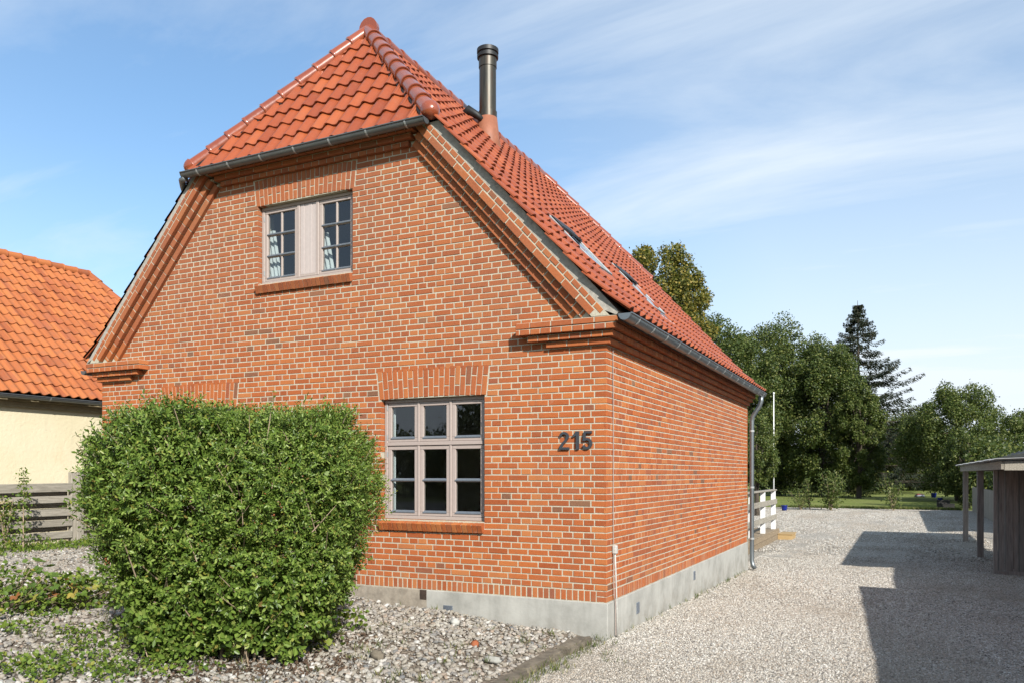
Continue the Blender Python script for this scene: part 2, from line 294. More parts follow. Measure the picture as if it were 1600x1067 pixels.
# ------------------------------------------------------------------ helpers
W = {}
def link(o, parent=None, mw=None):
    COL.objects.link(o); mw = mw or Matrix.Identity(4)
    if parent is not None:
        o.parent = parent; o.matrix_parent_inverse = W[parent].inverted()
    o.matrix_basis = mw; W[o] = mw; return o
def tag(o, label=None, cat=None, group=None, kind=None):
    if label: o['label'] = label
    if cat: o['category'] = cat
    if group: o['group'] = group
    if kind: o['kind'] = kind
    return o
def empty(name, loc, label, cat, group=None):
    o = bpy.data.objects.new(name, None); o.empty_display_size = 0.2
    link(o, None, Matrix.Translation(Vector(loc))); return tag(o, label, cat, group)
class G:
    def __init__(s): s.v = []; s.f = []
    def add(s, vs, fs):
        n = len(s.v); s.v += [tuple(p) for p in vs]; s.f += [tuple(i + n for i in f) for f in fs]; return s
    def box(s, x0, x1, y0, y1, z0, z1, mat=None, bev=0.0):
        if x0 > x1: x0, x1 = x1, x0
        if y0 > y1: y0, y1 = y1, y0
        if z0 > z1: z0, z1 = z1, z0
        if bev > 0:
            bm = bmesh.new(); bmesh.ops.create_cube(bm, size=1)
            for v in bm.verts: v.co = Vector(((x0 + x1) / 2 + v.co.x * (x1 - x0), (y0 + y1) / 2 + v.co.y * (y1 - y0), (z0 + z1) / 2 + v.co.z * (z1 - z0)))
            bmesh.ops.bevel(bm, geom=bm.edges[:], offset=bev, segments=1, affect='EDGES')
            vs = [v.co.copy() for v in bm.verts]; fs = [[v.index for v in f.verts] for f in bm.faces]; bm.free()
        else:
            vs = [Vector(p) for p in ((x0, y0, z0), (x1, y0, z0), (x1, y1, z0), (x0, y1, z0), (x0, y0, z1), (x1, y0, z1), (x1, y1, z1), (x0, y1, z1))]
            fs = [(0, 3, 2, 1), (4, 5, 6, 7), (0, 1, 5, 4), (1, 2, 6, 5), (2, 3, 7, 6), (3, 0, 4, 7)]
        if mat: vs = [mat @ v for v in vs]
        return s.add(vs, fs)
    def prism(s, poly, y0, y1):
        """poly: (x, z) counter-clockwise seen from -y"""
        n = len(poly); vs = [(x, y0, z) for x, z in poly] + [(x, y1, z) for x, z in poly]
        fs = [tuple(range(n)), tuple(range(2 * n - 1, n - 1, -1))] + [(i + n, (i + 1) % n + n, (i + 1) % n, i)[::-1] for i in range(n)]
        fs[2:] = [((i + 1) % n, i, i + n, (i + 1) % n + n) for i in range(n)]
        return s.add(vs, fs)
    def tube(s, pts, rad, n=8, cap=True):
        pts = [Vector(p) for p in pts]; rad = rad if isinstance(rad, (list, tuple)) else [rad] * len(pts)
        b = len(s.v); ref = None
        for i, p in enumerate(pts):
            t = (pts[min(i + 1, len(pts) - 1)] - pts[max(i - 1, 0)]).normalized()
            if ref is None:
                ref = Vector((0, 0, 1)).cross(t)
                if ref.length < 0.1: ref = Vector((1, 0, 0))
            ref = (ref - t * ref.dot(t)).normalized(); o = t.cross(ref)
            for k in range(n):
                a = 2 * math.pi * k / n; s.v.append(tuple(p + (ref * math.cos(a) + o * math.sin(a)) * rad[i]))
        for i in range(len(pts) - 1):
            for k in range(n):
                k2 = (k + 1) % n; s.f.append((b + i * n + k, b + i * n + k2, b + (i + 1) * n + k2, b + (i + 1) * n + k))
        if cap:
            s.f.append(tuple(b + k for k in range(n))[::-1]); e = b + (len(pts) - 1) * n; s.f.append(tuple(e + k for k in range(n)))
        return s
    def mesh(s, name):
        me = bpy.data.meshes.new(name); me.from_pydata(s.v, [], s.f); me.update(); return me
    def obj(s, name, mat, parent=None, smooth=False, kind=None, mw=None):
        me = s.mesh(name)
        if smooth: me.polygons.foreach_set('use_smooth', [True] * len(me.polygons))
        me.materials.append(M[mat] if isinstance(mat, str) else mat)
        o = bpy.data.objects.new(name, me); link(o, parent, mw)
        if kind: o['kind'] = kind
        return o
def autosmooth(o, ang=40):
    me = o.data; bm = bmesh.new(); bm.from_mesh(me)
    for f in bm.faces: f.smooth = True
    for e in bm.edges:
        if len(e.link_faces) == 2 and e.calc_face_angle(0) > R(ang): e.smooth = False
    bm.to_mesh(me); bm.free(); return o
def np_mesh(name, V, F, mat, parent=None, kind=None, smooth=False):
    me = bpy.data.meshes.new(name); V = np.asarray(V, np.float32); F = np.asarray(F, np.int32); m, k = F.shape
    me.vertices.add(len(V)); me.vertices.foreach_set('co', V.ravel())
    me.loops.add(m * k); me.loops.foreach_set('vertex_index', F.ravel())
    me.polygons.add(m); me.polygons.foreach_set('loop_start', np.arange(m, dtype=np.int32) * k)
    if smooth: me.polygons.foreach_set('use_smooth', np.ones(m, bool))
    me.update(calc_edges=True); me.materials.append(M[mat])
    o = bpy.data.objects.new(name, me); link(o, parent)
    if kind: o['kind'] = kind
    return o

class Pieces:
    """alike pieces: the 300 that show largest become objects, the rest one joined mesh"""
    def __init__(s): s.proto = {}; s.items = []
    def add(s, key, vf, mw, size, parent):
        if key not in s.proto: s.proto[key] = vf() if callable(vf) else vf
        s.items.append((key, mw, size, parent))
    def build(s, name, rest, mat, smooth=False, limit=300, rest_parent=None, angle=None):
        def score(it):
            c = it[1].translation if it[0][0] != 'u' else Vector(it[2][1]); d = depth_of(c)
            if d < 0.5: return 0
            px = (c - CAMP).dot(RGT) / d * 1242 + 800; py = 740 - (c.z - CAMP.z) / d * 1242
            if not (-20 < px < 1620 and -20 < py < 1090): return 0
            nrm = it[3][1]; v = (CAMP - c).normalized(); f = max(0.0, nrm.dot(v)) if nrm else 0.7
            return it[2][0] * f / d / d
        idx = sorted(range(len(s.items)), key=lambda i: -score(s.items[i])); top = idx[:limit]; low = idx[limit:]
        meshes = {}
        for i in top:
            key, mw, _, par = s.items[i]
            if key not in meshes:
                v, f = s.proto[key]; me = bpy.data.meshes.new(name); me.from_pydata([tuple(p) for p in v], [], f); me.update()
                me.materials.append(M[mat])
                if smooth: me.polygons.foreach_set('use_smooth', [True] * len(me.polygons))
                meshes[key] = me
            link(bpy.data.objects.new(name, meshes[key]), par[0], mw)
        groups = {}
        for i in low: groups.setdefault(rest_parent or s.items[i][3][0], []).append(i)
        for par, ii in groups.items():
            g = G()
            for i in ii:
                key, mw, _, _ = s.items[i]; v, f = s.proto[key]; g.add([mw @ Vector(p) for p in v], f)
            g.obj(rest, mat, par, smooth, 'stuff')

def brick_proto(Lx, H, D, seed, jit=0.0016, ch=0.0035):
    def f():
        r = random.Random(seed * 97 + int(Lx * 1000) * 13 + int(H * 1000)); j = lambda: r.uniform(-jit, jit)
        a, b = Lx / 2, H / 2; v = []
        for (y, q) in ((D, 0), (ch, 0), (0, ch)):
            for sx, sz in ((-1, -1), (1, -1), (1, 1), (-1, 1)):
                v.append((sx * (a - q) + j(), y + j() * 0.5, sz * (b - q) + j()))
        F = [(8, 9, 10, 11)]
        for l0, l1 in ((0, 4), (4, 8)):
            for k in range(4): F.append((l0 + k, l0 + (k + 1) % 4, l1 + (k + 1) % 4, l1 + k))
        F.append((3, 2, 1, 0)); return v, F
    return f
def frame_mat(X, Y, Z, o):
    m = Matrix.Identity(4)
    for i in range(3): m[i][0] = X[i]; m[i][1] = Y[i]; m[i][2] = Z[i]; m[i][3] = o[i]
    return m

# ------------------------------------------------------------------ terrain
def drive_z(y): return 0.0 if y < 0 else (-0.17 * y / 8.3 if y < 8.3 else -0.17)
def sstep(a, b, t):
    t = min(1, max(0, (t - a) / (b - a))); return t * t * (3 - 2 * t)
def ground_z(x, y):
    yard = 0.03 + min(0.27, 0.066 * max(0.0, -x - 0.15))
    k = sstep(-0.12, -0.45, x) * (1 - sstep(5, 14, y)) * sstep(-9.5, -7.0, y)
    z = drive_z(y) * (1 - k) + yard * k
    r = math.hypot(x, y)
    return z
def grid_mesh(name, xs, ys, off, mat, parent=None, kind='structure', rough=0.0, zf=ground_z):
    V = [(x, y, zf(x, y) + off + (mnoise.noise(Vector((x * 1.3, y * 1.3, 5))) * rough if rough else 0)) for y in ys for x in xs]
    n = len(xs); F = [(j * n + i, j * n + i + 1, (j + 1) * n + i + 1, (j + 1) * n + i) for j in range(len(ys) - 1) for i in range(n - 1)]
    o = np_mesh(name, V, F, mat, parent, kind, True); return o
def fr(a, b, n): return [a + (b - a) * i / n for i in range(n + 1)]
grid_mesh('ground', [-1500, -400, -100, -40] + fr(-20, 14, 34) + [20, 40, 100, 400, 1500], [-1500, -400, -100, -40] + fr(-20, 16, 36) + [20, 30, 39, 60, 100, 200, 500, 1500], -0.06, 'lawn')
grid_mesh('driveway', fr(-0.18, 4.6, 24) + fr(5.2, 11, 6), fr(-9.0, 10, 60) + fr(10.8, 39.4, 24), 0.0, 'gravel', rough=0.02)
grid_mesh('driveway_behind_house', fr(-7, -0.2, 12), fr(8.75, 39.4, 30), -0.004, 'gravel', zf=lambda x, y: drive_z(y))
grid_mesh('pebble_bed', fr(-13.5, -0.2, 70), fr(-6.4, 7.6, 70), -0.004, 'bedsoil', rough=0.03)
grid_mesh('road', fr(-90, 90, 4), [-34, -22], -0.02, 'asphalt', zf=lambda x, y: 0.0)
g = G()
for i in range(-20, 21): g.box(i * 4.5 - 1.0, i * 4.5 + 1.0, -28.06, -27.94, -0.017, -0.014)
g.obj('road_centre_marking', 'white', kind='structure')
g = G(); g.box(-60, 60, -22.0, -21.86, -0.06, 0.06); g.obj('kerb', 'plinth', kind='structure')
grid_mesh('lawn', fr(-40, 30, 10), fr(39.4, 130, 12), -0.005, 'lawn', zf=lambda x, y: drive_z(y))

# ------------------------------------------------------------------ stone scatter (geometry nodes)
def scatter(name, polys, density, smin, smax, mat, flat=0.6, seed=0, sub=2, off=0.0, namp=0.26, rough=0.0):
    V, F = [], []
    for (x0, x1, y0, y1, nx, ny) in polys:
        xs, ys = fr(x0, x1, nx), fr(y0, y1, ny); b = len(V); n = len(xs)
        V += [(x, y, ground_z(x, y) + off + (mnoise.noise(Vector((x * 1.3, y * 1.3, 5))) * rough if rough else 0)) for y in ys for x in xs]
        F += [(b + j * n + i, b + j * n + i + 1, b + (j + 1) * n + i + 1, b + (j + 1) * n + i) for j in range(len(ys) - 1) for i in range(n - 1)]
    o = np_mesh(name, V, F, mat, None, 'stuff')
    t = bpy.data.node_groups.new(name + '_scatter', 'GeometryNodeTree')
    t.interface.new_socket('Geometry', in_out='INPUT', socket_type='NodeSocketGeometry'); t.interface.new_socket('Geometry', in_out='OUTPUT', socket_type='NodeSocketGeometry')
    n = t.nodes; gi = n.new('NodeGroupInput'); go = n.new('NodeGroupOutput')
    dp = n.new('GeometryNodeDistributePointsOnFaces'); dp.inputs['Density'].default_value = density; dp.inputs['Seed'].default_value = seed
    t.links.new(gi.outputs[0], dp.inputs[0])
    ico = n.new('GeometryNodeMeshIcoSphere'); ico.inputs['Radius'].default_value = 1; ico.inputs['Subdivisions'].default_value = sub
    sp = n.new('GeometryNodeSetPosition'); t.links.new(ico.outputs[0], sp.inputs[0])
    nz = n.new('ShaderNodeTexNoise'); nz.inputs['Scale'].default_value = 0.9; nz.inputs['Detail'].default_value = 1
    ps = n.new('GeometryNodeInputPosition'); t.links.new(ps.outputs[0], nz.inputs['Vector'])
    vs = n.new('ShaderNodeVectorMath'); vs.operation = 'SUBTRACT'; t.links.new(nz.outputs['Color'], vs.inputs[0]); vs.inputs[1].default_value = (0.5, 0.5, 0.5)
    vm = n.new('ShaderNodeVectorMath'); vm.operation = 'SCALE'; t.links.new(vs.outputs[0], vm.inputs[0]); vm.inputs['Scale'].default_value = namp * 4
    t.links.new(vm.outputs[0], sp.inputs['Offset'])
    sm_ = n.new('GeometryNodeSetMaterial'); sm_.inputs['Material'].default_value = M[mat]; ss_ = n.new('GeometryNodeSetShadeSmooth'); t.links.new(sp.outputs[0], ss_.inputs[0]); t.links.new(ss_.outputs[0], sm_.inputs[0])
    ip = n.new('GeometryNodeInstanceOnPoints'); t.links.new(dp.outputs['Points'], ip.inputs['Points']); t.links.new(sm_.outputs[0], ip.inputs['Instance'])
    rv = n.new('FunctionNodeRandomValue'); rv.data_type = 'FLOAT_VECTOR'; rv.inputs[0].default_value = (-0.5, -0.5, 0); rv.inputs[1].default_value = (0.5, 0.5, 6.28); rv.inputs['Seed'].default_value = seed + 3
    t.links.new(rv.outputs[0], ip.inputs['Rotation'])
    r1 = n.new('FunctionNodeRandomValue'); r1.data_type = 'FLOAT'; r1.inputs[2].default_value = 0; r1.inputs[3].default_value = 1; r1.inputs['Seed'].default_value = seed + 9
    pw = n.new('ShaderNodeMath'); pw.operation = 'POWER'; pw.inputs[1].default_value = 2.0; t.links.new(r1.outputs[1], pw.inputs[0])
    mr = n.new('ShaderNodeMapRange'); mr.inputs['To Min'].default_value = smin / 2; mr.inputs['To Max'].default_value = smax / 2; t.links.new(pw.outputs[0], mr.inputs['Value'])
    r2 = n.new('FunctionNodeRandomValue'); r2.data_type = 'FLOAT_VECTOR'; r2.inputs[0].default_value = (0.75, 0.6, flat * 0.75); r2.inputs[1].default_value = (1.15, 1.0, flat * 1.15); r2.inputs['Seed'].default_value = seed + 17
    sc = n.new('ShaderNodeVectorMath'); sc.operation = 'SCALE'; t.links.new(r2.outputs[0], sc.inputs[0]); t.links.new(mr.outputs[0], sc.inputs['Scale'])
    t.links.new(sc.outputs[0], ip.inputs['Scale'])
    t.links.new(ip.outputs[0], go.inputs[0])
    md = o.modifiers.new('scatter', 'NODES'); md.node_group = t; return o
tag(scatter('pebbles', [(-5.2, -0.3, -4.4, -0.03, 20, 18)], 700, 0.018, 0.072, 'pebble', 0.62, 1, 2, 0.008, rough=0.03), 'grey and buff field pebbles covering the bed in front of the gable', 'pebbles')
tag(scatter('pebbles', [(-12.4, -5.2, -4.4, 0.0, 20, 12), (-12.2, -7.8, 0.0, 6.5, 12, 14)], 460, 0.022, 0.07, 'pebble', 0.6, 2, 2, 0.008, rough=0.03), 'pale field pebbles in front of the low plank fence', 'pebbles')
tag(scatter('gravel', [(0.0, 4.4, -4.0, 3.6, 16, 20)], 4200, 0.008, 0.026, 'grain', 0.7, 4, 1, 0.002, rough=0.02), 'fine pale gravel of the driveway beside the brick side wall', 'gravel')
tag(scatter('gravel', [(-0.2, 4.9, 3.6, 12, 16, 20)], 1500, 0.014, 0.034, 'grain', 0.7, 5, 1, 0.002, rough=0.02), 'fine pale gravel of the driveway between the deck and the shed', 'gravel')
tag(scatter('gravel', [(-6, 4.9, 12, 39.3, 12, 26)], 330, 0.02, 0.055, 'grain', 0.55, 6, 1, 0.002), 'pale gravel at the far end of the driveway before the lawn', 'gravel')

# ================================================================== THE BRICK HOUSE
CXH = -3.87; WID = 7.74; DEP = 8.28
NX, NZ = 0.741, 0.672                     # outward normal of the steep roof slopes
house = empty('brick_house', (CXH, DEP / 2, 0), 'red brick house with half-hipped orange tile roof and black flue, number 215', 'house')
def rx(off, z, side=1):                   # x where the offset line of the rake reaches height z
    x = (off - NZ * z) / NX
    return x if side > 0 else 2 * CXH - x
# openings in the front wall: x0, x1, z0, z1
WIN_UP = (-4.738, -3.232, 4.145, 5.150)
WIN_R = (-2.810, -1.428, 1.180, 2.590)
WIN_L = (2 * CXH + 1.428 + 0.02, 2 * CXH + 2.760, 1.180, 2.590)
WIN_L = (-6.46, -5.14, 1.180, 2.590)
ZT0, ZC, HC = 0.381, 0.501, 0.0667
OFFL = 2.315
def xr_bound(z): return 0.0 if z <= 3.33 else rx(2.25, z)
def xl_bound(z): return -WID if z <= 3.33 else rx(2.25, z, -1)
# --- mortar cores of the walls
def wall_core():
    g = G(); zs = sorted({ZT0, 3.33, 5.70} | {v for o_ in (WIN_UP, WIN_R, WIN_L) for v in o_[2:]})
    for z0, z1 in zip(zs[:-1], zs[1:]):
        zm = (z0 + z1) / 2; cuts = sorted([o_[:2] for o_ in (WIN_UP, WIN_R, WIN_L) if o_[2] < zm < o_[3]])
        L0, L1, R0, R1 = xl_bound(z0 + 1e-6), xl_bound(z1), xr_bound(z0 + 1e-6), xr_bound(z1)
        cur0, cur1 = L0, L1
        for a, b in cuts:
            g.prism([(cur0, z0), (a - 0.006, z0), (a - 0.006, z1), (cur1, z1)], 0.004, 0.30); cur0 = cur1 = b + 0.006
        g.prism([(cur0, z0), (R0 - 0.004 if z0 < 3.3 else R0, z0), (R1 - 0.004 if z1 <= 3.33 else R1, z1), (cur1, z1)], 0.004, 0.30)
    return g
front = wall_core().obj('front_wall', 'mortar', house)
g = G(); g.box(-0.30, -0.004, 0.301, DEP, ZT0, 3.30); side = g.obj('side_wall', 'mortar', house)
g = G(); g.box(-WID + 0.004, -WID + 0.30, 0.301, DEP, ZT0, 3.30); lside = g.obj('left_wall', 'mortar', house)
g = G(); g.prism([(-WID + 0.301, ZT0), (-0.301, ZT0), (-0.301, 3.3), (rx(2.25, 5.7), 5.7), (rx(2.25, 5.7, -1), 5.7), (-WID + 0.301, 3.3)], DEP - 0.3, DEP - 0.004); rear = g.obj('rear_wall', 'mortar', house)
g = G(); g.box(-WID - 0.012, 0.012, -0.012, DEP + 0.012, -0.45, ZT0 - 0.0005, bev=0.006)
plinth = g.obj('plinth', 'plinth', house)
g = G(); g.box(-WID + 0.31, -0.31, 0.31, DEP - 0.31, 0.4, 0.45); g.box(-WID + 0.31, -0.31, 0.31, DEP - 0.31, 2.85, 2.95)
g.box(-WID + 0.31, -0.31, 3.4, 3.5, 0.46, 2.84); g.box(-WID + 1.9, -1.9, 3.4, 3.5, 2.96, 5.2)
for z0, z1 in ((0.46, 2.84),): g.box(-4.1, -4.0, 0.31, 3.39, z0, z1)
g.obj('interior_room', 'roomwall', house)

bricks = Pieces()
FR = dict(X=Vector((1, 0, 0)), Y=Vector((0, 1, 0)), Z=Vector((0, 0, 1)))
rb = random.Random(3)
def put_brick(ps, Lx, H, D, X, Y, Z, c, parent, nrm, jit=0.0016):
    Lr = max(0.03, round(Lx / 0.006) * 0.006); Lr = min(Lr, Lx) if Lx > 0.03 else Lx
    Lr = round(Lr, 4); seed = rb.randrange(5 if Lr in (0.108, 0.228) else 2)
    rot = Matrix.Rotation(rb.uniform(-0.006, 0.006), 4, 'Y')
    c = Vector(c) + Y * rb.uniform(-0.0022, 0.0018)
    ps.add((round(Lr, 4), round(H, 4), round(D, 4), seed), brick_proto(Lr, H, D, seed, jit), frame_mat(X, Y, Z, c) @ rot, (Lx * H, None), (parent, nrm))
def lay(ps, O, U, Nn, width, zlo, zhi, bounds, holes, parent, parity=0, k0=0):
    """O origin at the corner, U along the wall, Nn outward"""
    Y = -Nn; X = Y.cross(Vector((0, 0, 1)))
    nk = int((zhi - zlo) / HC + 0.001)
    for k in range(nk):
        z0 = zlo + k * HC; zc = z0 + HC / 2; kk = k + k0
        hrow = (kk % 2 == parity); ua, ub = bounds(z0, z0 + HC)
        segs = []; u = 0.0
        if hrow: first = [0.128]; step = 0.108
        else: first = [0.168] if kk % 4 in (1, 0) else [0.168, 0.108]; step = 0.228
        i = 0
        while u < width:
            ln = first[i] if i < len(first) else step
            if i >= len(first) and not hrow and rb.random() < 0.035: ln = 0.108
            segs.append((u, min(u + ln, width))); u += ln + 0.012; i += 1
        row = []
        for a, b in segs:
            a, b = max(a, ua), min(b, ub)
            parts = [(a, b)]; hits = False
            for (h0, h1, hz0, hz1, sl, gp) in holes:
                if hz0 < zc < hz1:
                    e0 = gp + sl * (zc - hz0); hits = hits or (a < h1 + 0.3 and b > h0 - 0.3)
                    parts = [q for (p0, p1) in parts for q in ((p0, min(p1, h0 - e0)), (max(p0, h1 + e0), p1)) if q[1] - q[0] > 0.002]
            row += [[p0, p1, hits] for p0, p1 in parts if p1 - p0 > 0.003]
        merged = []
        for q in row:                      # small cut ends join the brick beside them
            if merged and q[0] - merged[-1][1] < 0.02 and (q[1] - q[0] < 0.055 or merged[-1][1] - merged[-1][0] < 0.055) and q[1] - merged[-1][0] < 0.29: merged[-1][1] = q[1]; merged[-1][2] = merged[-1][2] or q[2]
            else: merged.append(q)
        for p0, p1, hits in merged:
            if p1 - p0 >= 0.022:
                um = (p0 + p1) / 2
                put_brick(ps, p1 - p0, 0.0555, 0.075 if hits else 0.03, X, Y, Vector((0, 0, 1)), O + U * um + Vector((0, 0, zc)), parent, Nn)
LZ1 = 2.59 + 0.365
holes_front = []
for (x0, x1, z0, z1), sp in ((WIN_UP, 0.0), (WIN_R, 0.0), (WIN_L, 0.0)):
    holes_front.append((-x1, -x0, z0 - 0.09, z1, 0.0, 0.001)); ex = 0.052
    zt = z1 + 0.345
    holes_front.append((-x1 - 0.028, -x0 + 0.028, z1 - 0.001, zt if z1 < 4 else 5.49, 0.11, 0.010))
VENT = (-2.255, -2.170, 0.30, 0.381)
def fb(z0, z1):
    zt = z1
    a = -(rx(2.03, zt)) if zt > 3.32 else 0.0
    b = WID if zt <= 3.32 else -(rx(2.03, zt, -1)); return (max(0, a), min(WID, b))
lay(bricks, Vector((0, 0, 0)), Vector((-1, 0, 0)), Vector((0, -1, 0)), WID, ZC, 5.51, fb, holes_front, front, 0)
lay(bricks, Vector((0, 0, 0)), Vector((0, 1, 0)), Vector((1, 0, 0)), DEP, ZC, 3.04, lambda a, b: (0.0, DEP), [], side, 1)
lay(bricks, Vector((-WID, 0, 0)), Vector((0, 1, 0)), Vector((-1, 0, 0)), DEP, ZC, 3.04, lambda a, b: (0.0, DEP), [], lside, 1)
lay(bricks, Vector((0, DEP, 0)), Vector((-1, 0, 0)), Vector((0, 1, 0)), WID, ZC, 5.50, fb, [], rear, 0)
# upright course standing on the plinth
for (O, U, Nn, wd, par) in ((Vector((0, 0, 0)), Vector((-1, 0, 0)), Vector((0, -1, 0)), WID, front), (Vector((0, 0, 0)), Vector((0, 1, 0)), Vector((1, 0, 0)), DEP, side)):
    Y = -Nn; n_ = int(wd / 0.067); x_ = 0.0
    up = Pieces() if Nn.y else up
    start = 0
    # the quoin itself is laid flat
    for q in range(2): put_brick(bricks, 0.108 if Nn.y else 0.228, 0.05, 0.03, Y.cross(Vector((0, 0, 1))), Y, Vector((0, 0, 1)), O + U * ((0.056) if Nn.y else 0.116) + Vector((0, 0, ZT0 + 0.033 + q * 0.058)), par, Nn)
    off = 0.12 if Nn.y else 0.24
    for i in range(int((wd - off) / 0.0665)):
        c = O + U * (off + 0.0275 + i * 0.0665) + Vector((0, 0, ZT0 + 0.060))
        sd_ = rb.randrange(4); c = c + Y * rb.uniform(-0.001, 0.002)
        up.add((0.0555, 0.106, 0.03, sd_), brick_proto(0.0545, 0.106, 0.03, sd_), frame_mat(Y.cross(Vector((0, 0, 1))), Y, Vector((0, 0, 1)), c), (0.006, None), (par, Nn))
bricks.build('brick', 'brick_courses', 'brick')
up.build('upright_brick', 'upright_brick_course', 'brick', limit=220)

# --- lintels (splayed upright bricks) and sills
lint = Pieces(); silb = Pieces(); nF = Vector((0, -1, 0))
for (x0, x1, z0, z1) in (WIN_UP, WIN_R, WIN_L):
    xc = (x0 + x1) / 2; half = (x1 - x0) / 2; n_ = int(round((x1 - x0 + 0.05) / 0.067)); pit = (x1 - x0 + 0.05) / n_
    Ht = 0.340 if z1 < 4 else 0.335
    for i in range(n_):
        xb = x0 - 0.025 + pit * (i + 0.5); t = (xb - xc) / half; ang = t * 0.105
        base = z1 - 0.004 + 0.014 * (1 - t * t)
        d = Vector((math.sin(ang), 0, math.cos(ang))); X = Vector((math.cos(ang), 0, -math.sin(ang)))
        seq = ((0.108, 0.215) if i % 2 else (0.215, 0.108)); s_ = 0.0
        top_lim = Ht + 0.010 - 0.010 * (1 - t * t)
        for q in seq:
            q2 = min(q, top_lim - s_)
            if q2 < 0.03: continue
            c = Vector((xb, -0.001, base)) + d * (s_ + q2 / 2); s_ += q2 + 0.011; sd_ = rb.randrange(3)
            wd_ = pit - 0.011 + s_ * 0.012
            q2r = round(q2, 2)
            lint.add((q2r, round(wd_, 3), sd_), brick_proto(round(wd_, 3), q2r, 0.085, sd_), frame_mat(X, Vector((0, 1, 0)), d, c + Vector((0, rb.uniform(-0.002, 0.001), 0))), (q2 * 0.055, None), (front, nF))
    g = G(); g.prism([(x0 - 0.06, z1 - 0.0), (x1 + 0.06, z1 - 0.0), (x1 + 0.06, z1 + 0.02), (x0 - 0.06, z1 + 0.02)], 0.03, 0.10)
    # sloping sill bricks laid on edge
    n_ = int(round((x1 - x0 + 0.01) / 0.0665)); pit = (x1 - x0 + 0.01) / n_
    def sill_proto(wd_, sd):
        def f():
            r = random.Random(sd); a = wd_ / 2; j = lambda: r.uniform(-0.0015, 0.0015)
            prof = [(0.075, 0.0), (-0.062, -0.034), (-0.068, -0.041), (-0.034, -0.128), (0.02, -0.105), (0.075, -0.095)]
            v = [(-a + j(), y + j(), z + j()) for y, z in prof] + [(a + j(), y + j(), z + j()) for y, z in prof]
            n = len(prof); F = [tuple(range(n))[::-1], tuple(range(n, 2 * n))] + [(i, (i + 1) % n, (i + 1) % n + n, i + n) for i in range(n)]
            return v, F
        return f
    for i in range(n_):
        sd_ = rb.randrange(5)
        silb.add((round(pit, 4), sd_), sill_proto(pit - 0.0115, sd_), Matrix.Translation((x0 - 0.005 + pit * (i + 0.5), rb.uniform(-0.002, 0.002), z0 + 0.004)), (0.006, None), (front, nF))
    g = G(); v = [(0.074, -0.004), (-0.057, -0.037), (-0.026, -0.122), (0.02, -0.102), (0.074, -0.092)]
    vv = [(x0 + 0.02, y, z0 + z) for y, z in v] + [(x1 - 0.02, y, z0 + z) for y, z in v]; n5 = 5
    g.add(vv, [tuple(range(n5))[::-1], tuple(range(n5, 10))] + [(i, (i + 1) % n5, (i + 1) % n5 + n5, i + n5) for i in range(n5)]).obj('sill_mortar', 'mortar', front)
lint.build('lintel_brick', 'lintel_bricks', 'brick'); silb.build('sill_brick', 'sill_bricks', 'brick')
# lintel over the opening: flush core so that no light passes above the frames
# --- corbelled verge, kneelers, cornice
corb = Pieces(); core = G()
tiers = [(1.945, 2.033, 0.050, 'S'), (2.035, 2.122, 0.100, 'H'), (2.124, 2.208, 0.150, 'S'), (2.214, 2.276, 0.147, 'H')]
for sidn in (1, -1):
    if sidn > 0: d = Vector((NZ, 0, -NX)); n = Vector((NX, 0, NZ)); base = Vector((0, 0, 0))
    else: d = Vector((NZ, 0, NX)); n = Vector((-NX, 0, NZ)); base = Vector((2 * CXH, 0, 0))
    Yv = Vector((0, 1, 0))
    for ti, (o0, o1, p, kind_) in enumerate(tiers):
        om = (o0 + o1) / 2; zlow = 3.303 + 0.003; zhigh = 5.520 + HC * min(ti, 2)
        # s measured down the slope for the right rake: position = n*om + d*s (+ mirrored)
        def S_at(z, off): return ((off * NZ - z) / NX)       # on right rake, z = off*NZ - s*NX
        s_top = S_at(zhigh, om); s_bot = S_at(zlow + 0.03, om)
        ln0 = 0.228 if kind_ == 'S' else 0.108; s = s_top + 0.004; k = 0
        while s < s_bot - 0.03:
            ln = min(ln0, s_bot - s); dj = s + ln / 2
            c = base + (n * om + d * dj if sidn > 0 else n * om - d * dj); c = Vector((c.x, -p, c.z)) + Vector((0, rb.uniform(-0.002, 0.002), 0))
            lr = round(ln, 2) if ln < ln0 else ln0; sd_ = rb.randrange(4)
            hh = (o1 - o0) - 0.010
            corb.add((lr, round(hh, 3), round(p, 3), sd_), brick_proto(lr, hh, p + 0.02, sd_, 0.002), frame_mat(d, Yv, n, c), (lr * 0.06, None), (front, nF)); s += ln + 0.012
        a0, a1 = (o0 + 0.014 if ti < 3 else o0 - 0.005), o1 + 0.0005
        pts = [(a0, zhigh), (a0, zlow), (a1, zlow), (a1, zhigh)]
        poly = [(rx(o_, z_, sidn), z_) for o_, z_ in pts]
        if sidn < 0: poly = poly[::-1]
        core.prism(poly, -(p - 0.006), 0.003)
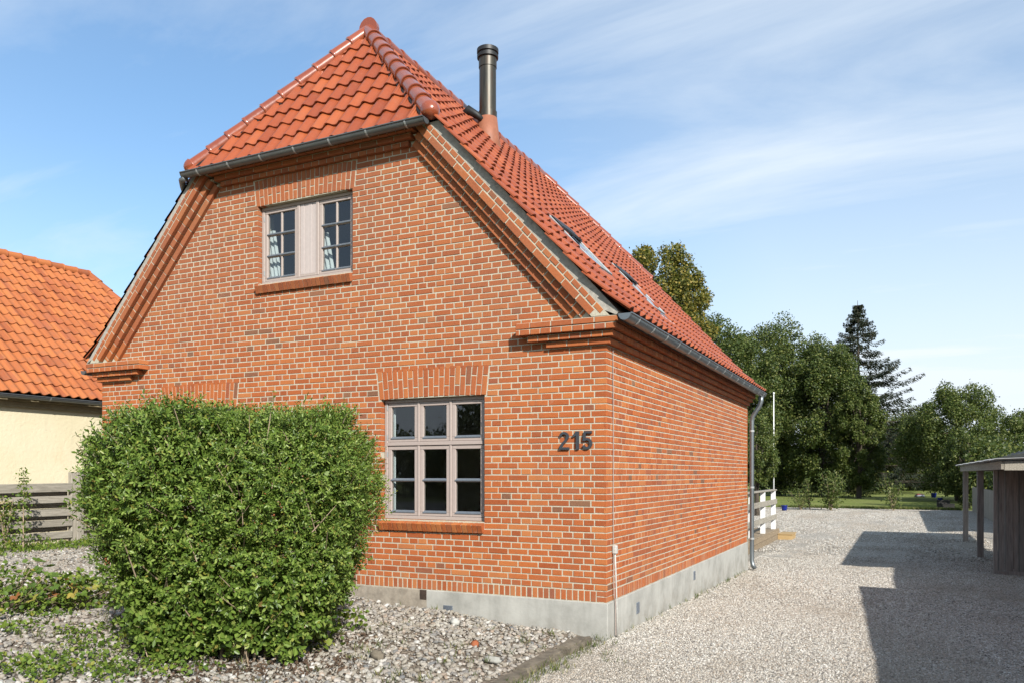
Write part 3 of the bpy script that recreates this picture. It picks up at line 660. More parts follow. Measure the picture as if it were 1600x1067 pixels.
# kneelers + cornice tiers: (z0, protrusion, kind)
c38 = ZC + 38 * HC
kt = [(c38, 0.050, 'S', 0.66), (c38 + HC, 0.100, 'H', 0.86), (c38 + 2 * HC, 0.150, 'H', 0.97), (c38 + 3 * HC, 0.150, 'S', 0.97)]
def ybricks(x0, x1, z0, p, kind_, core_h=True):
    ln0 = 0.228 if kind_ == 'S' else 0.108; x = x1; 
    while x > x0 + 0.03:
        ln = min(ln0, x - x0); lr = round(ln, 2) if ln < ln0 else ln0; sd_ = rb.randrange(4)
        corb.add((lr, 0.0555, round(p, 3), sd_), brick_proto(lr, 0.0555, p + 0.02, sd_, 0.002), frame_mat(Vector((1, 0, 0)), Vector((0, 1, 0)), Vector((0, 0, 1)), Vector((x - ln / 2, -p + rb.uniform(-0.002, 0.002), z0 + HC / 2))), (lr * 0.055, None), (front, nF)); x -= ln + 0.012
    core.box(x0 + 0.005, x1 - 0.006, -(p - 0.006), 0.003, z0 + 0.013, z0 + HC - 0.0012)
for z0, p, kd, ln in kt:
    ybricks(-ln, p, z0, p, kd); ybricks(-WID - p, -WID + ln, z0, p, kd)
cor2 = Pieces()
for (xs_, Nn, par) in ((0.0, Vector((1, 0, 0)), side), (-WID, Vector((-1, 0, 0)), lside)):
    for z0, p, kd, ln in kt[:3] + [(c38 + 3 * HC, 0.152, 'S', 1)]:
        ln0 = 0.228 if kd == 'S' else 0.108; y = 0.012; Y = -Nn; X = Y.cross(Vector((0, 0, 1)))
        while y < DEP - 0.04:
            ln = min(ln0, DEP - y); lr = round(ln, 2) if ln < ln0 else ln0; sd_ = rb.randrange(3)
            cor2.add((lr, round(p, 3), sd_), brick_proto(lr, 0.0555, p + 0.02, sd_, 0.002), frame_mat(X, Y, Vector((0, 0, 1)), Vector((xs_ + Nn.x * p, y + ln / 2, z0 + HC / 2))), (lr * 0.055, None), (par, Nn)); y += ln + 0.012
        a, b = sorted((xs_ - Nn.x * 0.2, xs_ + Nn.x * (p - 0.006)))
        core.box(a, b, 0.005, DEP - 0.002, z0 + 0.013, z0 + HC - 0.0016)
# string courses under the upper gutter
for i, (p, kd) in enumerate(((0.050, 'H'), (0.100, 'S'), (0.150, 'H'), (0.148, 'S'))):
    z0 = 5.488 + i * HC; o_ = tiers[min(i, 2)][0]
    ybricks(rx(o_, z0 + HC / 2, -1) + 0.01, rx(o_, z0 + HC / 2) - 0.01, z0, p, kd)
corb.build('corbel_brick', 'corbel_bricks', 'brick'); cor2.build('cornice_brick', 'cornice_bricks', 'brick', limit=120)
core.obj('corbel_mortar', 'mortar', house)
# cement fillet between verge bricks and tiles
g = G()
for sidn in (1, -1):
    for (a0, a1, p) in ((2.277, 2.372 if sidn > 0 else 2.335, 0.138),):
        poly = [(rx(a0, 5.66, sidn), 5.66), (rx(a0, 3.36, sidn), 3.36), (rx(a0, 3.305, sidn) + sidn * 0.075, 3.305), (rx(a1, 3.36, sidn) + sidn * 0.02, 3.335), (rx(a1, 5.66, sidn), 5.66)]
        if sidn < 0: poly = poly[::-1]
        g.prism(poly, -p, 0.25)
g.obj('verge_mortar', 'cement', house)

# ------------------------------------------------------------------ roof
roof = empty('roof', (0, 0, 0), None, None); roof.parent = house; roof.matrix_parent_inverse = W[house].inverted()
OFFU = 2.345; ZH = 5.70; YE = -0.175
ZR = (OFFU + NX * -CXH) / NZ; YA = 1.205
hv = Vector((0, YA - YE, ZR - ZH)); HL = hv.length; hv.normalize(); hw = Vector((0, -hv.z, hv.y))
XE = rx(OFFU, ZH)
g = G()                                   # boarding below the tiles
xe, ze = 0.17, (OFFU - 0.012 - NX * 0.17) / NZ
def slab(p):
    b = [Vector(q) for q in p]; nrm = (b[1] - b[0]).cross(b[2] - b[0]).normalized(); n = len(b); lo = [q - nrm * 0.025 for q in b]
    g.add(b + lo, [tuple(range(n)), tuple(range(2 * n - 1, n - 1, -1))] + [(i, i + n, (i + 1) % n + n, (i + 1) % n) for i in range(n)])
yv0, yv1 = -0.10, DEP + 0.10
ap0, ap1 = (CXH, YA, ZR - 0.015), (CXH, DEP - YA, ZR - 0.015)
for sg in (1, -1):
    mx = (lambda x: x) if sg > 0 else (lambda x: 2 * CXH - x + (0.09 if x > -1 else 0.045))
    q = [(mx(xe), yv0, ze), (mx(xe), yv1, ze), (mx(XE), yv1, ZH - 0.015), (mx(CXH), DEP - YA, ZR - 0.015), (mx(CXH), YA, ZR - 0.015), (mx(XE), yv0, ZH - 0.015)]
    slab(q if sg > 0 else q[::-1])
slab([(2 * CXH - XE, YE, ZH - 0.012), (XE, YE, ZH - 0.012), (CXH, YA, ZR - 0.012)])
slab([(XE, DEP - YE, ZH - 0.012), (2 * CXH - XE, DEP - YE, ZH - 0.012), (CXH, DEP - YA, ZR - 0.012)])
g.obj('roof_boarding', 'black', roof)
TW, TL, TX = 0.215, 0.352, 0.302
def prof(t): return 0.046 * (0.5 + 0.5 * math.cos(2 * math.pi * (t - 0.22))) ** 1.25
NPR = 9
def tile_verts(u0, v0, wfun=None, clamp=None, tw=TW, tl=TL, lift=0.033, over=0.02, pf=prof, amp=1.0, wob=0.0):
    """tile in plane coordinates (u, v, w); returns verts, faces"""
    vs = []; us = [(-0.0 + i / (NPR - 1)) * (tw + over) for i in range(NPR)]
    for (vv, dz, th) in ((0.0, lift, 0.0), (tl, 0.002, 0.0), (0.0, lift, -0.017), (tl, 0.002, -0.011)):
        for u in us:
            t = u / tw; uu, v2 = u0 + u, v0 + vv + (wob if vv == 0 else 0)
            if clamp: uu = clamp(uu, v2)
            ww = amp * pf(t % 1.0 if t < 1.0 else t - 1.0) + dz + th + 0.012
            if wfun: ww += wfun(v2)
            vs.append((uu, v2, ww))
    n = NPR; F = []
    for i in range(n - 1):
        F.append((i, i + 1, n + i + 1, n + i)); F.append((2 * n + i + 1, 2 * n + i, 3 * n + i, 3 * n + i + 1)); F.append((2 * n + i, 2 * n + i + 1, i + 1, i))
    F.append((0, n, 3 * n, 2 * n)); F.append((n - 1, 3 * n - 1, 4 * n - 1, 2 * n - 1)); return vs, F
tiles = Pieces()
class RoofPlane:
    def __init__(s, O, U, V, Wn): s.O, s.U, s.V, s.W = map(Vector, (O, U, V, Wn)); s.m = frame_mat(s.U, s.V, s.W, s.O)
def kick(v): return 0.075 * max(0.0, 1 - v / 0.75) ** 1.6
def lay_tiles(ps, pl, ulen, vlen, ulim, wf, parent, tw=TW, tx=TX, v_start=0.0, skip=None, amp=1.0, over=0.02, lift=0.033, wob=0.006):
    rows = int(math.ceil((vlen - v_start) / tx))
    for j in range(rows):
        v0 = v_start + j * tx; a, b = ulim(v0 + 0.12)
        for i in range(int(ulen / tw) + 1):
            u0 = i * tw
            if u0 + tw <= a + 0.03 or u0 >= b - 0.03: continue
            if skip and skip(u0 + tw / 2, v0 + tx / 2): continue
            tl = min(tx + 0.05, vlen - v0 + 0.04)
            la, lb = ulim(v0); ha, hb = ulim(v0 + tl)
            cl = None; edge = (u0 < max(la, ha) - 1e-4) or (u0 + tw > min(lb, hb) + 1e-4)
            if edge: cl = lambda uu, vv: min(max(uu, ulim(vv)[0]), ulim(vv)[1])
            w_ = random.uniform(-wob, wob)
            kickrow = wf and (v0 < 0.75)
            if edge or kickrow or tl < tx + 0.049:
                vs, F = tile_verts(u0, v0, wf, cl, tw, tl, lift, over, amp=amp, wob=w_)
                cen = pl.m @ Vector((u0 + tw / 2, v0 + tx / 2, 0)); mw = pl.m @ Matrix.Translation((u0, v0, 0))
                vs = [(x - u0, y - v0, z) for x, y, z in vs]
                ps.add(('e', id(pl), i, j), (vs, F), mw, (tw * tx, None), (parent, pl.W))
            else:
                sd_ = random.randrange(3)
                tv = tile_verts(0, 0, None, None, tw, tl, lift + (sd_ - 1) * 0.003, over, amp=amp)
                ps.add(('t', round(tw, 3), sd_, round(amp, 2)), tv, pl.m @ Matrix.Translation((u0, v0 + w_, 0)) @ Matrix.Rotation(random.uniform(-0.008, 0.008), 4, 'Z'), (tw * tx, None), (parent, pl.W))
# right slope
XB = 0.215; ZB = (OFFU - NX * XB) / NZ
VR = (Vector((CXH, 0, ZR)) - Vector((XB, 0, ZB))).length
vH = (Vector((XE, 0, ZH)) - Vector((XB, 0, ZB))).length
YV = -0.205; ULEN = DEP - 2 * YV
def lim_side(v):
    if v <= vH: return (0.0, ULEN)
    f = (v - vH) / (VR - vH); e = (YA - YV) * f
    return (max(0, e - 0.05), min(ULEN, ULEN - e + 0.05)) if f < 1.05 else (e, ULEN - e)
plR = RoofPlane((XB, YV, ZB), (0, 1, 0), (-NZ, 0, NX), (NX, 0, NZ))
XBL = 0.125; ZBL = (OFFL - NX * XBL) / NZ
plL = RoofPlane((2 * CXH - XBL, DEP + 0.13, ZBL), (0, -1, 0), (NZ, 0, NX), (-NX, 0, NZ)); ULEN_L = DEP + 0.26; VRL = VR - 0.13
def lim_left(v):
    if v <= vH - 0.13: return (0.0, ULEN_L)
    e = (YA + 0.13) * (v - vH + 0.13) / (VR - vH); return (e - 0.05, ULEN_L - e + 0.05)
SKY = []
def roof_uv(x, y): # plane coords on right slope
    return (y - YV, (XB - x) / NZ)
for (y0, y1, xt, xb) in ((1.24, 1.90, -1.24, -0.64), (3.28, 3.94, -1.13, -0.50)):
    SKY.append((y0 - YV, y1 - YV, (XB - xb) / NZ, (XB - xt) / NZ))
def skip_sky(u, v):
    return any(a - 0.03 < u < b + 0.03 and c - 0.04 < v < d_ + 0.06 for a, b, c, d_ in SKY)
lay_tiles(tiles, plR, ULEN, VR + 0.0, lim_side, kick, roof, skip=skip_sky)
lay_tiles(tiles, plL, ULEN_L, VRL, lim_left, kick, roof)
WH = XE - (2 * CXH - XE)
def lim_hip(v):
    f = v / HL; return (WH / 2 * f - 0.03, WH - WH / 2 * f + 0.03) if f < 1 else (WH / 2 - 0.01, WH / 2 + 0.01)
plF = RoofPlane((2 * CXH - XE, YE - 0.04, ZH - 0.055), (1, 0, 0), hv, hw)
hv2 = Vector((0, -hv.y, hv.z)); hw2 = Vector((0, hv.z, hv.y))
plB = RoofPlane((XE, DEP - YE + 0.04, ZH - 0.055), (-1, 0, 0), hv2, hw2)
lay_tiles(tiles, plF, WH, HL + 0.02, lim_hip, None, roof)
lay_tiles(tiles, plB, WH, HL + 0.02, lim_hip, None, roof)
tiles.build('roof_tile', 'roof_tiles', 'tile', smooth=False)
for o in list(COL.objects):
    pass
# caps
caps = Pieces()
def cap_proto(ln, r0, r1, seed):
    def f():
        v = []; F = []; n = 15
        strips = [((0.0, r0 - 0.012), (0.0, r0 * 1.03)), ((0.0, r0 * 1.03), (0.012, r0 * 1.06), (0.034, r0 * 1.06), (0.042, r0 * 1.005)), ((0.042, r0 * 1.005), (ln, r1)), ((ln, r1), (ln, r1 - 0.012)), ((ln, r1 - 0.012), (0.0, r0 - 0.012))]
        for st_ in strips:
            b = len(v)
            for (y, r) in st_:
                for k in range(n):
                    a = math.pi * (k / (n - 1) * 1.36 - 0.18); v.append((r * math.cos(a), y, r * math.sin(a) * 0.95))
            for i in range(len(st_) - 1):
                for k in range(n - 1): F.append((b + i * n + k, b + i * n + k + 1, b + (i + 1) * n + k + 1, b + (i + 1) * n + k)[::-1])
        return v, F
    return f
def cap_line(p0, p1, updir, r=0.102, step=0.30, lift=0.040, big=True):
    p0, p1 = Vector(p0), Vector(p1); d = (p1 - p0); Ln = d.length; d.normalize(); n = int(Ln / step + 0.5); st = Ln / n
    X = d.cross(Vector(updir)).normalized(); Z = X.cross(d).normalized()
    for i in range(n):
        o_ = p0 + d * (i * st) + Z * lift; tilt = Matrix.Rotation(-0.030, 4, 'X')
        caps.add((round(st, 3), round(r, 3)), cap_proto(st + 0.03, r, r * 0.90, i), frame_mat(X, d, Z, o_) @ tilt @ Matrix.Rotation(random.uniform(-0.03, 0.03), 4, 'Y'), (0.06, None), (roof, Z))
A0 = Vector((CXH, YA, ZR)); A1 = Vector((CXH, DEP - YA, ZR))
for sg in (1, -1):
    xx = XE if sg > 0 else 2 * CXH - XE
    for (ye, ap) in ((YE, A0), (DEP - YE, A1)):
        e = Vector((xx, ye, ZH)); upd = Vector((NX * sg, 0, NZ)) + Vector((0, -hv.z if ye < 0 else hv.z, hv.y))
        cap_line(e + (ap - e).normalized() * 0.05, ap, upd)
cap_line(A0 + Vector((0, 0.02, 0)), A1 - Vector((0, 0.02, 0)), (0, 0, 1), step=0.34)
caps.build('ridge_cap', 'ridge_caps', 'cap', smooth=True)
# rounded end caps at the foot of the front hips, plus apex collar
for sg in (1, -1):
    xx = XE if sg > 0 else 2 * CXH - XE; e = Vector((xx, YE, ZH)); dd_ = (A0 - e).normalized()
    upd = Vector((NX * sg, 0, NZ)) + Vector((0, -hv.z, hv.y)); X = dd_.cross(upd).normalized(); Z = X.cross(dd_).normalized()
    g = G(); n = 12; v = []; F = []
    for i in range(7):
        a = i / 6 * math.pi / 2; y = -0.13 * math.sin(a) + 0.02; r = 0.112 * math.cos(a) ** 0.75 if i < 6 else 0.004
        for k in range(n):
            b = 2 * math.pi * k / n; v.append((r * math.cos(b), y, r * math.sin(b) * 0.95))
    for i in range(6):
        for k in range(n): F.append((i * n + k, i * n + (k + 1) % n, (i + 1) * n + (k + 1) % n, (i + 1) * n + k))
    m_ = frame_mat(X, dd_, Z, e + dd_ * 0.06 + Z * 0.050)
    g.add([m_ @ Vector(p) for p in v], F); g.obj('hip_end_cap', 'cap', roof, smooth=True)
g = G(); g.tube([A0 + Vector((0, -0.03, 0.07)), A0 + Vector((0, 0.05, 0.075))], [0.15, 0.135], 16); g.obj('apex_collar', 'cap', roof, smooth=False)
# white wedge fillers below the ridge caps (snow-white mortar dabs)
g = G()
for i in range(22):
    y = YA + 0.2 + i * 0.275
    if y > DEP - YA: break
    x = CXH + 0.125; z = (OFFU - NX * x) / NZ + 0.045; g.box(x - 0.03, x + 0.035, y, y + 0.12, z - 0.02, z + 0.022, bev=0.006)
for i in range(9):
    f = (i + 0.6) / 10
    p = A0 + (Vector((XE, YE, ZH)) - A0) * f
g.obj('ridge_mortar', 'white', roof)
# lead strip along the front hips
for sg in (1, -1):
    e = Vector((XE if sg > 0 else 2 * CXH - XE, YE, ZH)); g = G(); d_ = (A0 - e)
    g.tube([e + hw * 0.045 + Vector((-0.10 * sg, 0, 0)), A0 + hw * 0.045 + Vector((-0.10 * sg, 0, -0.10))], 0.022, 6); g.obj('hip_flashing', 'black', roof)

# gutters
def gutter(p0, p1, outd, r, mat, nbr, end_caps=True, name='gutter'):
    p0, p1, outd = Vector(p0), Vector(p1), Vector(outd); d = (p1 - p0).normalized(); Ln = (p1 - p0).length; g = G(); n = 10; v = []; F = []
    for (P) in (p0, p1):
        for rr in (r, r - 0.006):
            for k in range(n + 1):
                a = math.pi + math.pi * k / n; v.append(P + outd * (rr * math.cos(a)) + Vector((0, 0, rr * math.sin(a))))
    m_ = n + 1
    for k in range(n):
        F.append((k, k + 1, 2 * m_ + k + 1, 2 * m_ + k)); F.append((m_ + k + 1, m_ + k, 3 * m_ + k, 3 * m_ + k + 1))
    F.append((0, m_, 3 * m_, 2 * m_)); F.append((n, 2 * m_ + n, 3 * m_ + n, m_ + n))
    g.add(v, F)
    # rolled front bead
    g.tube([p0 + outd * (r + 0.004), p1 + outd * (r + 0.004)], 0.009, 8)
    for P, s_ in ((p0, -1), (p1, 1)):
        vv = [P + d * (0.003 * s_) + outd * (r * math.cos(math.pi + math.pi * k / n)) + Vector((0, 0, r * math.sin(math.pi + math.pi * k / n))) for k in range(n + 1)]
        g.add(vv + [q + d * 0.004 * s_ for q in vv], [tuple(range(n + 1)), tuple(range(2 * n + 1, n, -1))])
    gt = g.obj(name, mat, house); autosmooth(gt, 50)
    for i in range(nbr):
        P = p0 + d * Ln * ((i + 0.55) / nbr); g = G(); v = []; F = []
        for e_ in (-0.011, 0.011):
            for rr in (r + 0.0012, r + 0.0052):
                for k in range(n + 1):
                    a = math.pi + math.pi * k / n; v.append(P + d * e_ + outd * (rr * math.cos(a)) + Vector((0, 0, rr * math.sin(a))))
        for k in range(n): F += [(m_ + k, m_ + k + 1, 3 * m_ + k + 1, 3 * m_ + k), (k, k + 1, m_ + k + 1, m_ + k), (2 * m_ + k + 1, 2 * m_ + k, 3 * m_ + k, 3 * m_ + k + 1), (k + 1, k, 2 * m_ + k, 2 * m_ + k + 1)]
        g.add(v, F); g.obj('gutter_bracket', 'bracket', gt)
    return gt
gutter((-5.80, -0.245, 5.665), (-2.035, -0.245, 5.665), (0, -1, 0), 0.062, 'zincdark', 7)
gr = gutter((0.262, -0.215, 3.295), (0.262, DEP + 0.20, 3.285), (1, 0, 0), 0.066, 'zinc', 16)
gutter((2 * CXH - 0.185, -0.16, 3.20), (2 * CXH - 0.185, DEP + 0.2, 3.19), (-1, 0, 0), 0.055, 'zinc', 16)
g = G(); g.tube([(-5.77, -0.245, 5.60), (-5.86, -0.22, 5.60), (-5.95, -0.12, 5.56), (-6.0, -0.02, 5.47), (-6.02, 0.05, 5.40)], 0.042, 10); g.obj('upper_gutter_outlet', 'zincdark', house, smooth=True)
# downpipe at the far end of the side wall
DY = DEP - 0.02
g = G(); g.tube([(0.262, DY, 3.24), (0.262, DY, 3.13), (0.235, DY, 3.04), (0.165, DY, 2.93), (0.105, DY, 2.84), (0.085, DY, 2.74), (0.085, DY, 0.20), (0.085, DY, 0.02), (0.10, DY - 0.01, -0.06), (0.15, DY - 0.03, -0.13)], 0.042, 12)
dp = g.obj('downpipe', 'zinc', house, smooth=True)
for z in (2.55, 1.45, 0.45):
    g = G(); g.tube([(0.085, DY, z - 0.018), (0.085, DY, z + 0.018)], 0.048, 12); g.obj('pipe_clip', 'bracket', dp)

# skylights
for (u0, u1, v0, v1) in SKY:
    sk = G(); m_ = plR.m
    fr_ = 0.038
    for (a, b, c, d_) in ((u0, u1, v0, v0 + fr_), (u0, u1, v1 - fr_ - 0.09, v1), (u0, u0 + fr_, v0 + fr_, v1 - fr_ - 0.09), (u1 - fr_, u1, v0 + fr_, v1 - fr_ - 0.09)):
        sk.box(a, b, c, d_, 0.0, 0.074, m_, 0.005)
    s_ = sk.obj('skylight', 'bracket', roof)
    g = G(); g.box(u0 + fr_, u1 - fr_, v0 + fr_, v1 - fr_ - 0.09, 0.052, 0.060, m_); g.obj('skylight_pane', 'glass', s_)
    g = G(); g.box(u0 + fr_, u1 - fr_, v0 + fr_, v1 - fr_ - 0.09, -0.02, 0.0, m_); g.obj('skylight_lining', 'roomwall', s_)
    g = G(); g.box(u0 - 0.09, u1 + 0.09, v0 - 0.16, v0 - 0.004, 0.030, 0.055, m_); g.box(u0 - 0.07, u0 - 0.004, v0, v1 + 0.05, 0.02, 0.05, m_); g.box(u1 + 0.004, u1 + 0.07, v0, v1 + 0.05, 0.02, 0.05, m_)
    g.obj('skylight_flashing', 'zinc', s_)
    g = G(); g.box(u0 + 0.03, u1 - 0.03, v1 - 0.26, v1 - 0.24, 0.076, 0.098, m_); g.box(u0 + 0.02, u1 - 0.02, v1 - 0.28, v1 - 0.02, 0.078, 0.092, m_, 0.004); g.obj('roller_blind_hood', 'fluecap', s_)
    g = G()
    for i in range(8): g.box(u0 - 0.05 + i * 0.085, u0 + 0.0 + i * 0.085, v0 - 0.26, v0 - 0.20, 0.05, 0.066, m_)
    g.obj('flashing_lip', 'white', s_)

# chimney flue
CH = Vector((-3.11, 3.26, 0)); zc0 = 6.93
g = G()
g.tube([CH + Vector((0.03, -0.02, 6.55)), CH + Vector((0.0, 0, 6.95)), CH + Vector((0, 0, 7.27))], [0.24, 0.185, 0.150], 24)
flb = g.obj('flue_flashing', 'flash', roof, smooth=True)
g = G(); g.box(CH.y - YV - 0.24, CH.y - YV + 0.24, (XB - CH.x) / NZ - 0.62, (XB - CH.x) / NZ + 0.30, 0.045, 0.062, plR.m, 0.005); g.obj('flashing_apron', 'flash', flb)
g = G(); g.tube([CH + Vector((0, 0, 7.25)), CH + Vector((0, 0, 8.22))], 0.132, 24); fl = g.obj('chimney_flue', 'flue', roof); autosmooth(fl)
g = G(); g.tube([CH + Vector((0, 0, 7.26)), CH + Vector((0, 0, 7.37))], 0.146, 24); autosmooth(g.obj('flue_collar', 'flue', fl))
g = G(); g.tube([CH + Vector((0, 0, 8.06)), CH + Vector((0, 0, 8.22))], 0.141, 24); autosmooth(g.obj('flue_collar', 'flue', fl))
g = G(); g.tube([CH + Vector((0, 0, z)) for z in (8.205, 8.21, 8.255, 8.265, 8.28, 8.29, 8.35, 8.36)], [0.14, 0.166, 0.168, 0.150, 0.150, 0.170, 0.170, 0.155], 24); autosmooth(g.obj('flue_cap', 'fluecap', fl), 30)
g = G(); g.tube([CH + Vector((-0.30, -0.22, 7.30)), CH + Vector((-0.22, -0.22, 7.36)), CH + Vector((-0.10, -0.16, 7.28)), CH + Vector((-0.02, -0.13, 7.20))], [0.06, 0.075, 0.055, 0.04], 8); g.obj('flue_sealing_strip', 'black', fl, smooth=True)

# ------------------------------------------------------------------ windows
RC = 0.068
def bar(g, x0, x1, z0, z1, y0, y1, bev=0.004): g.box(x0, x1, y0, y1, z0, z1, bev=bev)
def rect_frame(g, x0, x1, z0, z1, wd, y0, y1):
    bar(g, x0, x1, z0, z0 + wd, y0, y1); bar(g, x0, x1, z1 - wd, z1, y0, y1); bar(g, x0, x0 + wd, z0 + wd + 1e-4, z1 - wd - 1e-4, y0 + 0.0005, y1); bar(g, x1 - wd, x1, z0 + wd + 1e-4, z1 - wd - 1e-4, y0 + 0.0005, y1)
def casement(win, x0, x1, z0, z1, cols, rows, hinge=None):
    g = G(); rect_frame(g, x0, x1, z0, z1, 0.046, RC + 0.012, RC + 0.062)
    ix0, ix1, iz0, iz1 = x0 + 0.046, x1 - 0.046, z0 + 0.046, z1 - 0.046; bw = 0.024
    for c in range(1, cols):
        xm = ix0 + (ix1 - ix0) * c / cols; bar(g, xm - bw / 2, xm + bw / 2, iz0, iz1, RC + 0.022, RC + 0.052, 0.003)
    for r in range(1, rows):
        zm = iz0 + (iz1 - iz0) * r / rows; bar(g, ix0, ix1, zm - bw / 2, zm + bw / 2, RC + 0.020, RC + 0.054, 0.003)
    cs = g.obj('casement', 'frame', win)
    for c in range(cols):
        for r in range(rows):
            a = ix0 + (ix1 - ix0) * c / cols + (bw / 2 if c else 0); b = ix0 + (ix1 - ix0) * (c + 1) / cols - (bw / 2 if c < cols - 1 else 0)
            lo = iz0 + (iz1 - iz0) * r / rows + (bw / 2 if r else 0); hi = iz0 + (iz1 - iz0) * (r + 1) / rows - (bw / 2 if r < rows - 1 else 0)
            g = G(); g.box(a + 0.001, b - 0.001, RC + 0.036, RC + 0.040, lo + 0.001, hi - 0.001, Matrix.Translation((0, 0, 0)) @ Matrix.Identity(4))
            g.obj('pane', 'glass', cs)
            g = G(); v = [(a - 0.006, RC + 0.004, lo - 0.004), (b + 0.006, RC + 0.004, lo - 0.004), (b + 0.006, RC + 0.034, lo + 0.017), (a - 0.006, RC + 0.034, lo + 0.017), (a - 0.006, RC + 0.006, lo - 0.014), (b + 0.006, RC + 0.006, lo - 0.014), (b + 0.006, RC + 0.034, lo + 0.0), (a - 0.006, RC + 0.034, lo + 0.0)]
            g.add(v, [(0, 1, 2, 3), (7, 6, 5, 4), (0, 4, 5, 1), (3, 2, 6, 7), (0, 3, 7, 4), (1, 5, 6, 2)]); g.obj('drip_bar', 'drip', cs)
    if hinge:
        xh = x0 - 0.004 if hinge < 0 else x1 + 0.004
        for zf_ in (0.12, 0.88):
            g = G(); zz_ = z0 + (z1 - z0) * zf_; g.tube([(xh, RC + 0.004, zz_ - 0.03), (xh, RC + 0.004, zz_ + 0.03)], 0.008, 8); g.obj('hinge', 'bracket', cs)
# the gable window: 2 casements either side of a boarded panel
def outer(x0, x1, z0, z1):
    g = G(); rect_frame(g, x0 + 0.004, x1 - 0.004, z0 + 0.004, z1 - 0.002, 0.038, RC, RC + 0.09); return g
x0, x1, z0, z1 = WIN_UP
g = outer(*WIN_UP); wl = (x1 - x0)
m1, m2 = x0 + wl * 0.405, x0 + wl * 0.605
for m_ in (m1, m2): bar(g, m_ - 0.022, m_ + 0.022, z0 + 0.043, z1 - 0.041, RC + 0.001, RC + 0.085)
wu = g.obj('gable_window', 'frame', house)
casement(wu, x0 + 0.044, m1 - 0.024, z0 + 0.044, z1 - 0.042, 2, 3, -1); casement(wu, m2 + 0.024, x1 - 0.044, z0 + 0.044, z1 - 0.042, 2, 3, 1)
nb = 4; pw_ = (m2 - m1 - 0.05) / nb
for i in range(nb):
    g = G(); g.box(m1 + 0.025 + pw_ * i + 0.0012, m1 + 0.025 + pw_ * (i + 1) - 0.0012, RC + 0.010 + (0.004 if i % 2 else 0), RC + 0.04, z0 + 0.075, z1 - 0.044, bev=0.003); g.obj('panel_board', 'panel', wu)
g = G(); g.box(m1 + 0.024, m2 - 0.024, RC + 0.004, RC + 0.05, z0 + 0.044, z0 + 0.074, bev=0.003); g.obj('panel_rail', 'frame', wu)
def big_window(rect, name):
    x0, x1, z0, z1 = rect; g = outer(*rect); zt = z0 + (z1 - z0) * 0.628
    bar(g, x0 + 0.043, x1 - 0.043, zt - 0.022, zt + 0.022, RC - 0.004, RC + 0.085)
    ms = [x0 + 0.042 + (x1 - x0 - 0.084) * k / 3 for k in (1, 2)]
    for m_ in ms:
        bar(g, m_ - 0.014, m_ + 0.014, z0 + 0.043, zt - 0.0225, RC + 0.001, RC + 0.085); bar(g, m_ - 0.014, m_ + 0.014, zt + 0.0225, z1 - 0.041, RC + 0.001, RC + 0.085)
    wn = g.obj(name, 'frame', house); xs_ = [x0 + 0.044] + [v for m_ in ms for v in (m_ - 0.0145, m_ + 0.0145)] + [x1 - 0.044]
    for k in range(3):
        a, b = xs_[2 * k], xs_[2 * k + 1]; hg = -1 if k == 0 else (1 if k == 2 else None)
        casement(wn, a, b, z0 + 0.044, zt - 0.024, 1, 2, hg); casement(wn, a, b, zt + 0.024, z1 - 0.042, 1, 1, hg)
    return wn
big_window(WIN_R, 'window'); big_window(WIN_L, 'window')
def curtain(x0, x1, y, z0, z1, label, wv=0.02, slant=0.0):
    n = 26; g = G(); vs = []
    for k in range(n + 1):
        t = k / n; x = x0 + (x1 - x0) * t; yy = y + math.sin(t * 20) * wv
        vs += [(x, yy, z0), (x + slant * 0.0, yy + 0.0, z1)]
    vs2 = [(a, b + 0.003, c) for a, b, c in vs]; m_ = len(vs)
    vs = [(x + slant * (zz_ - z0) / (z1 - z0) * -1, yy, zz_) for x, yy, zz_ in vs]; vs2 = [(x, yy + 0.003, zz_) for x, yy, zz_ in vs]
    F = [(2 * k, 2 * k + 2, 2 * k + 3, 2 * k + 1) for k in range(n)] + [(m_ + 2 * k + 1, m_ + 2 * k + 3, m_ + 2 * k + 2, m_ + 2 * k) for k in range(n)]
    g.add(vs + vs2, F); return tag(g.obj('curtain', 'curtain'), label, 'curtain')
curtain(-4.70, -4.50, 0.19, 4.16, 4.88, 'white curtain behind the left casement of the gable window', 0.012, 0.13)
curtain(-3.86, -3.64, 0.19, 4.16, 4.74, 'white curtain behind the right casement of the gable window', 0.012, 0.12)
curtain(-2.80, -2.725, 0.17, 1.2, 2.56, 'white curtain edge at the left side of the ground floor window', 0.008)

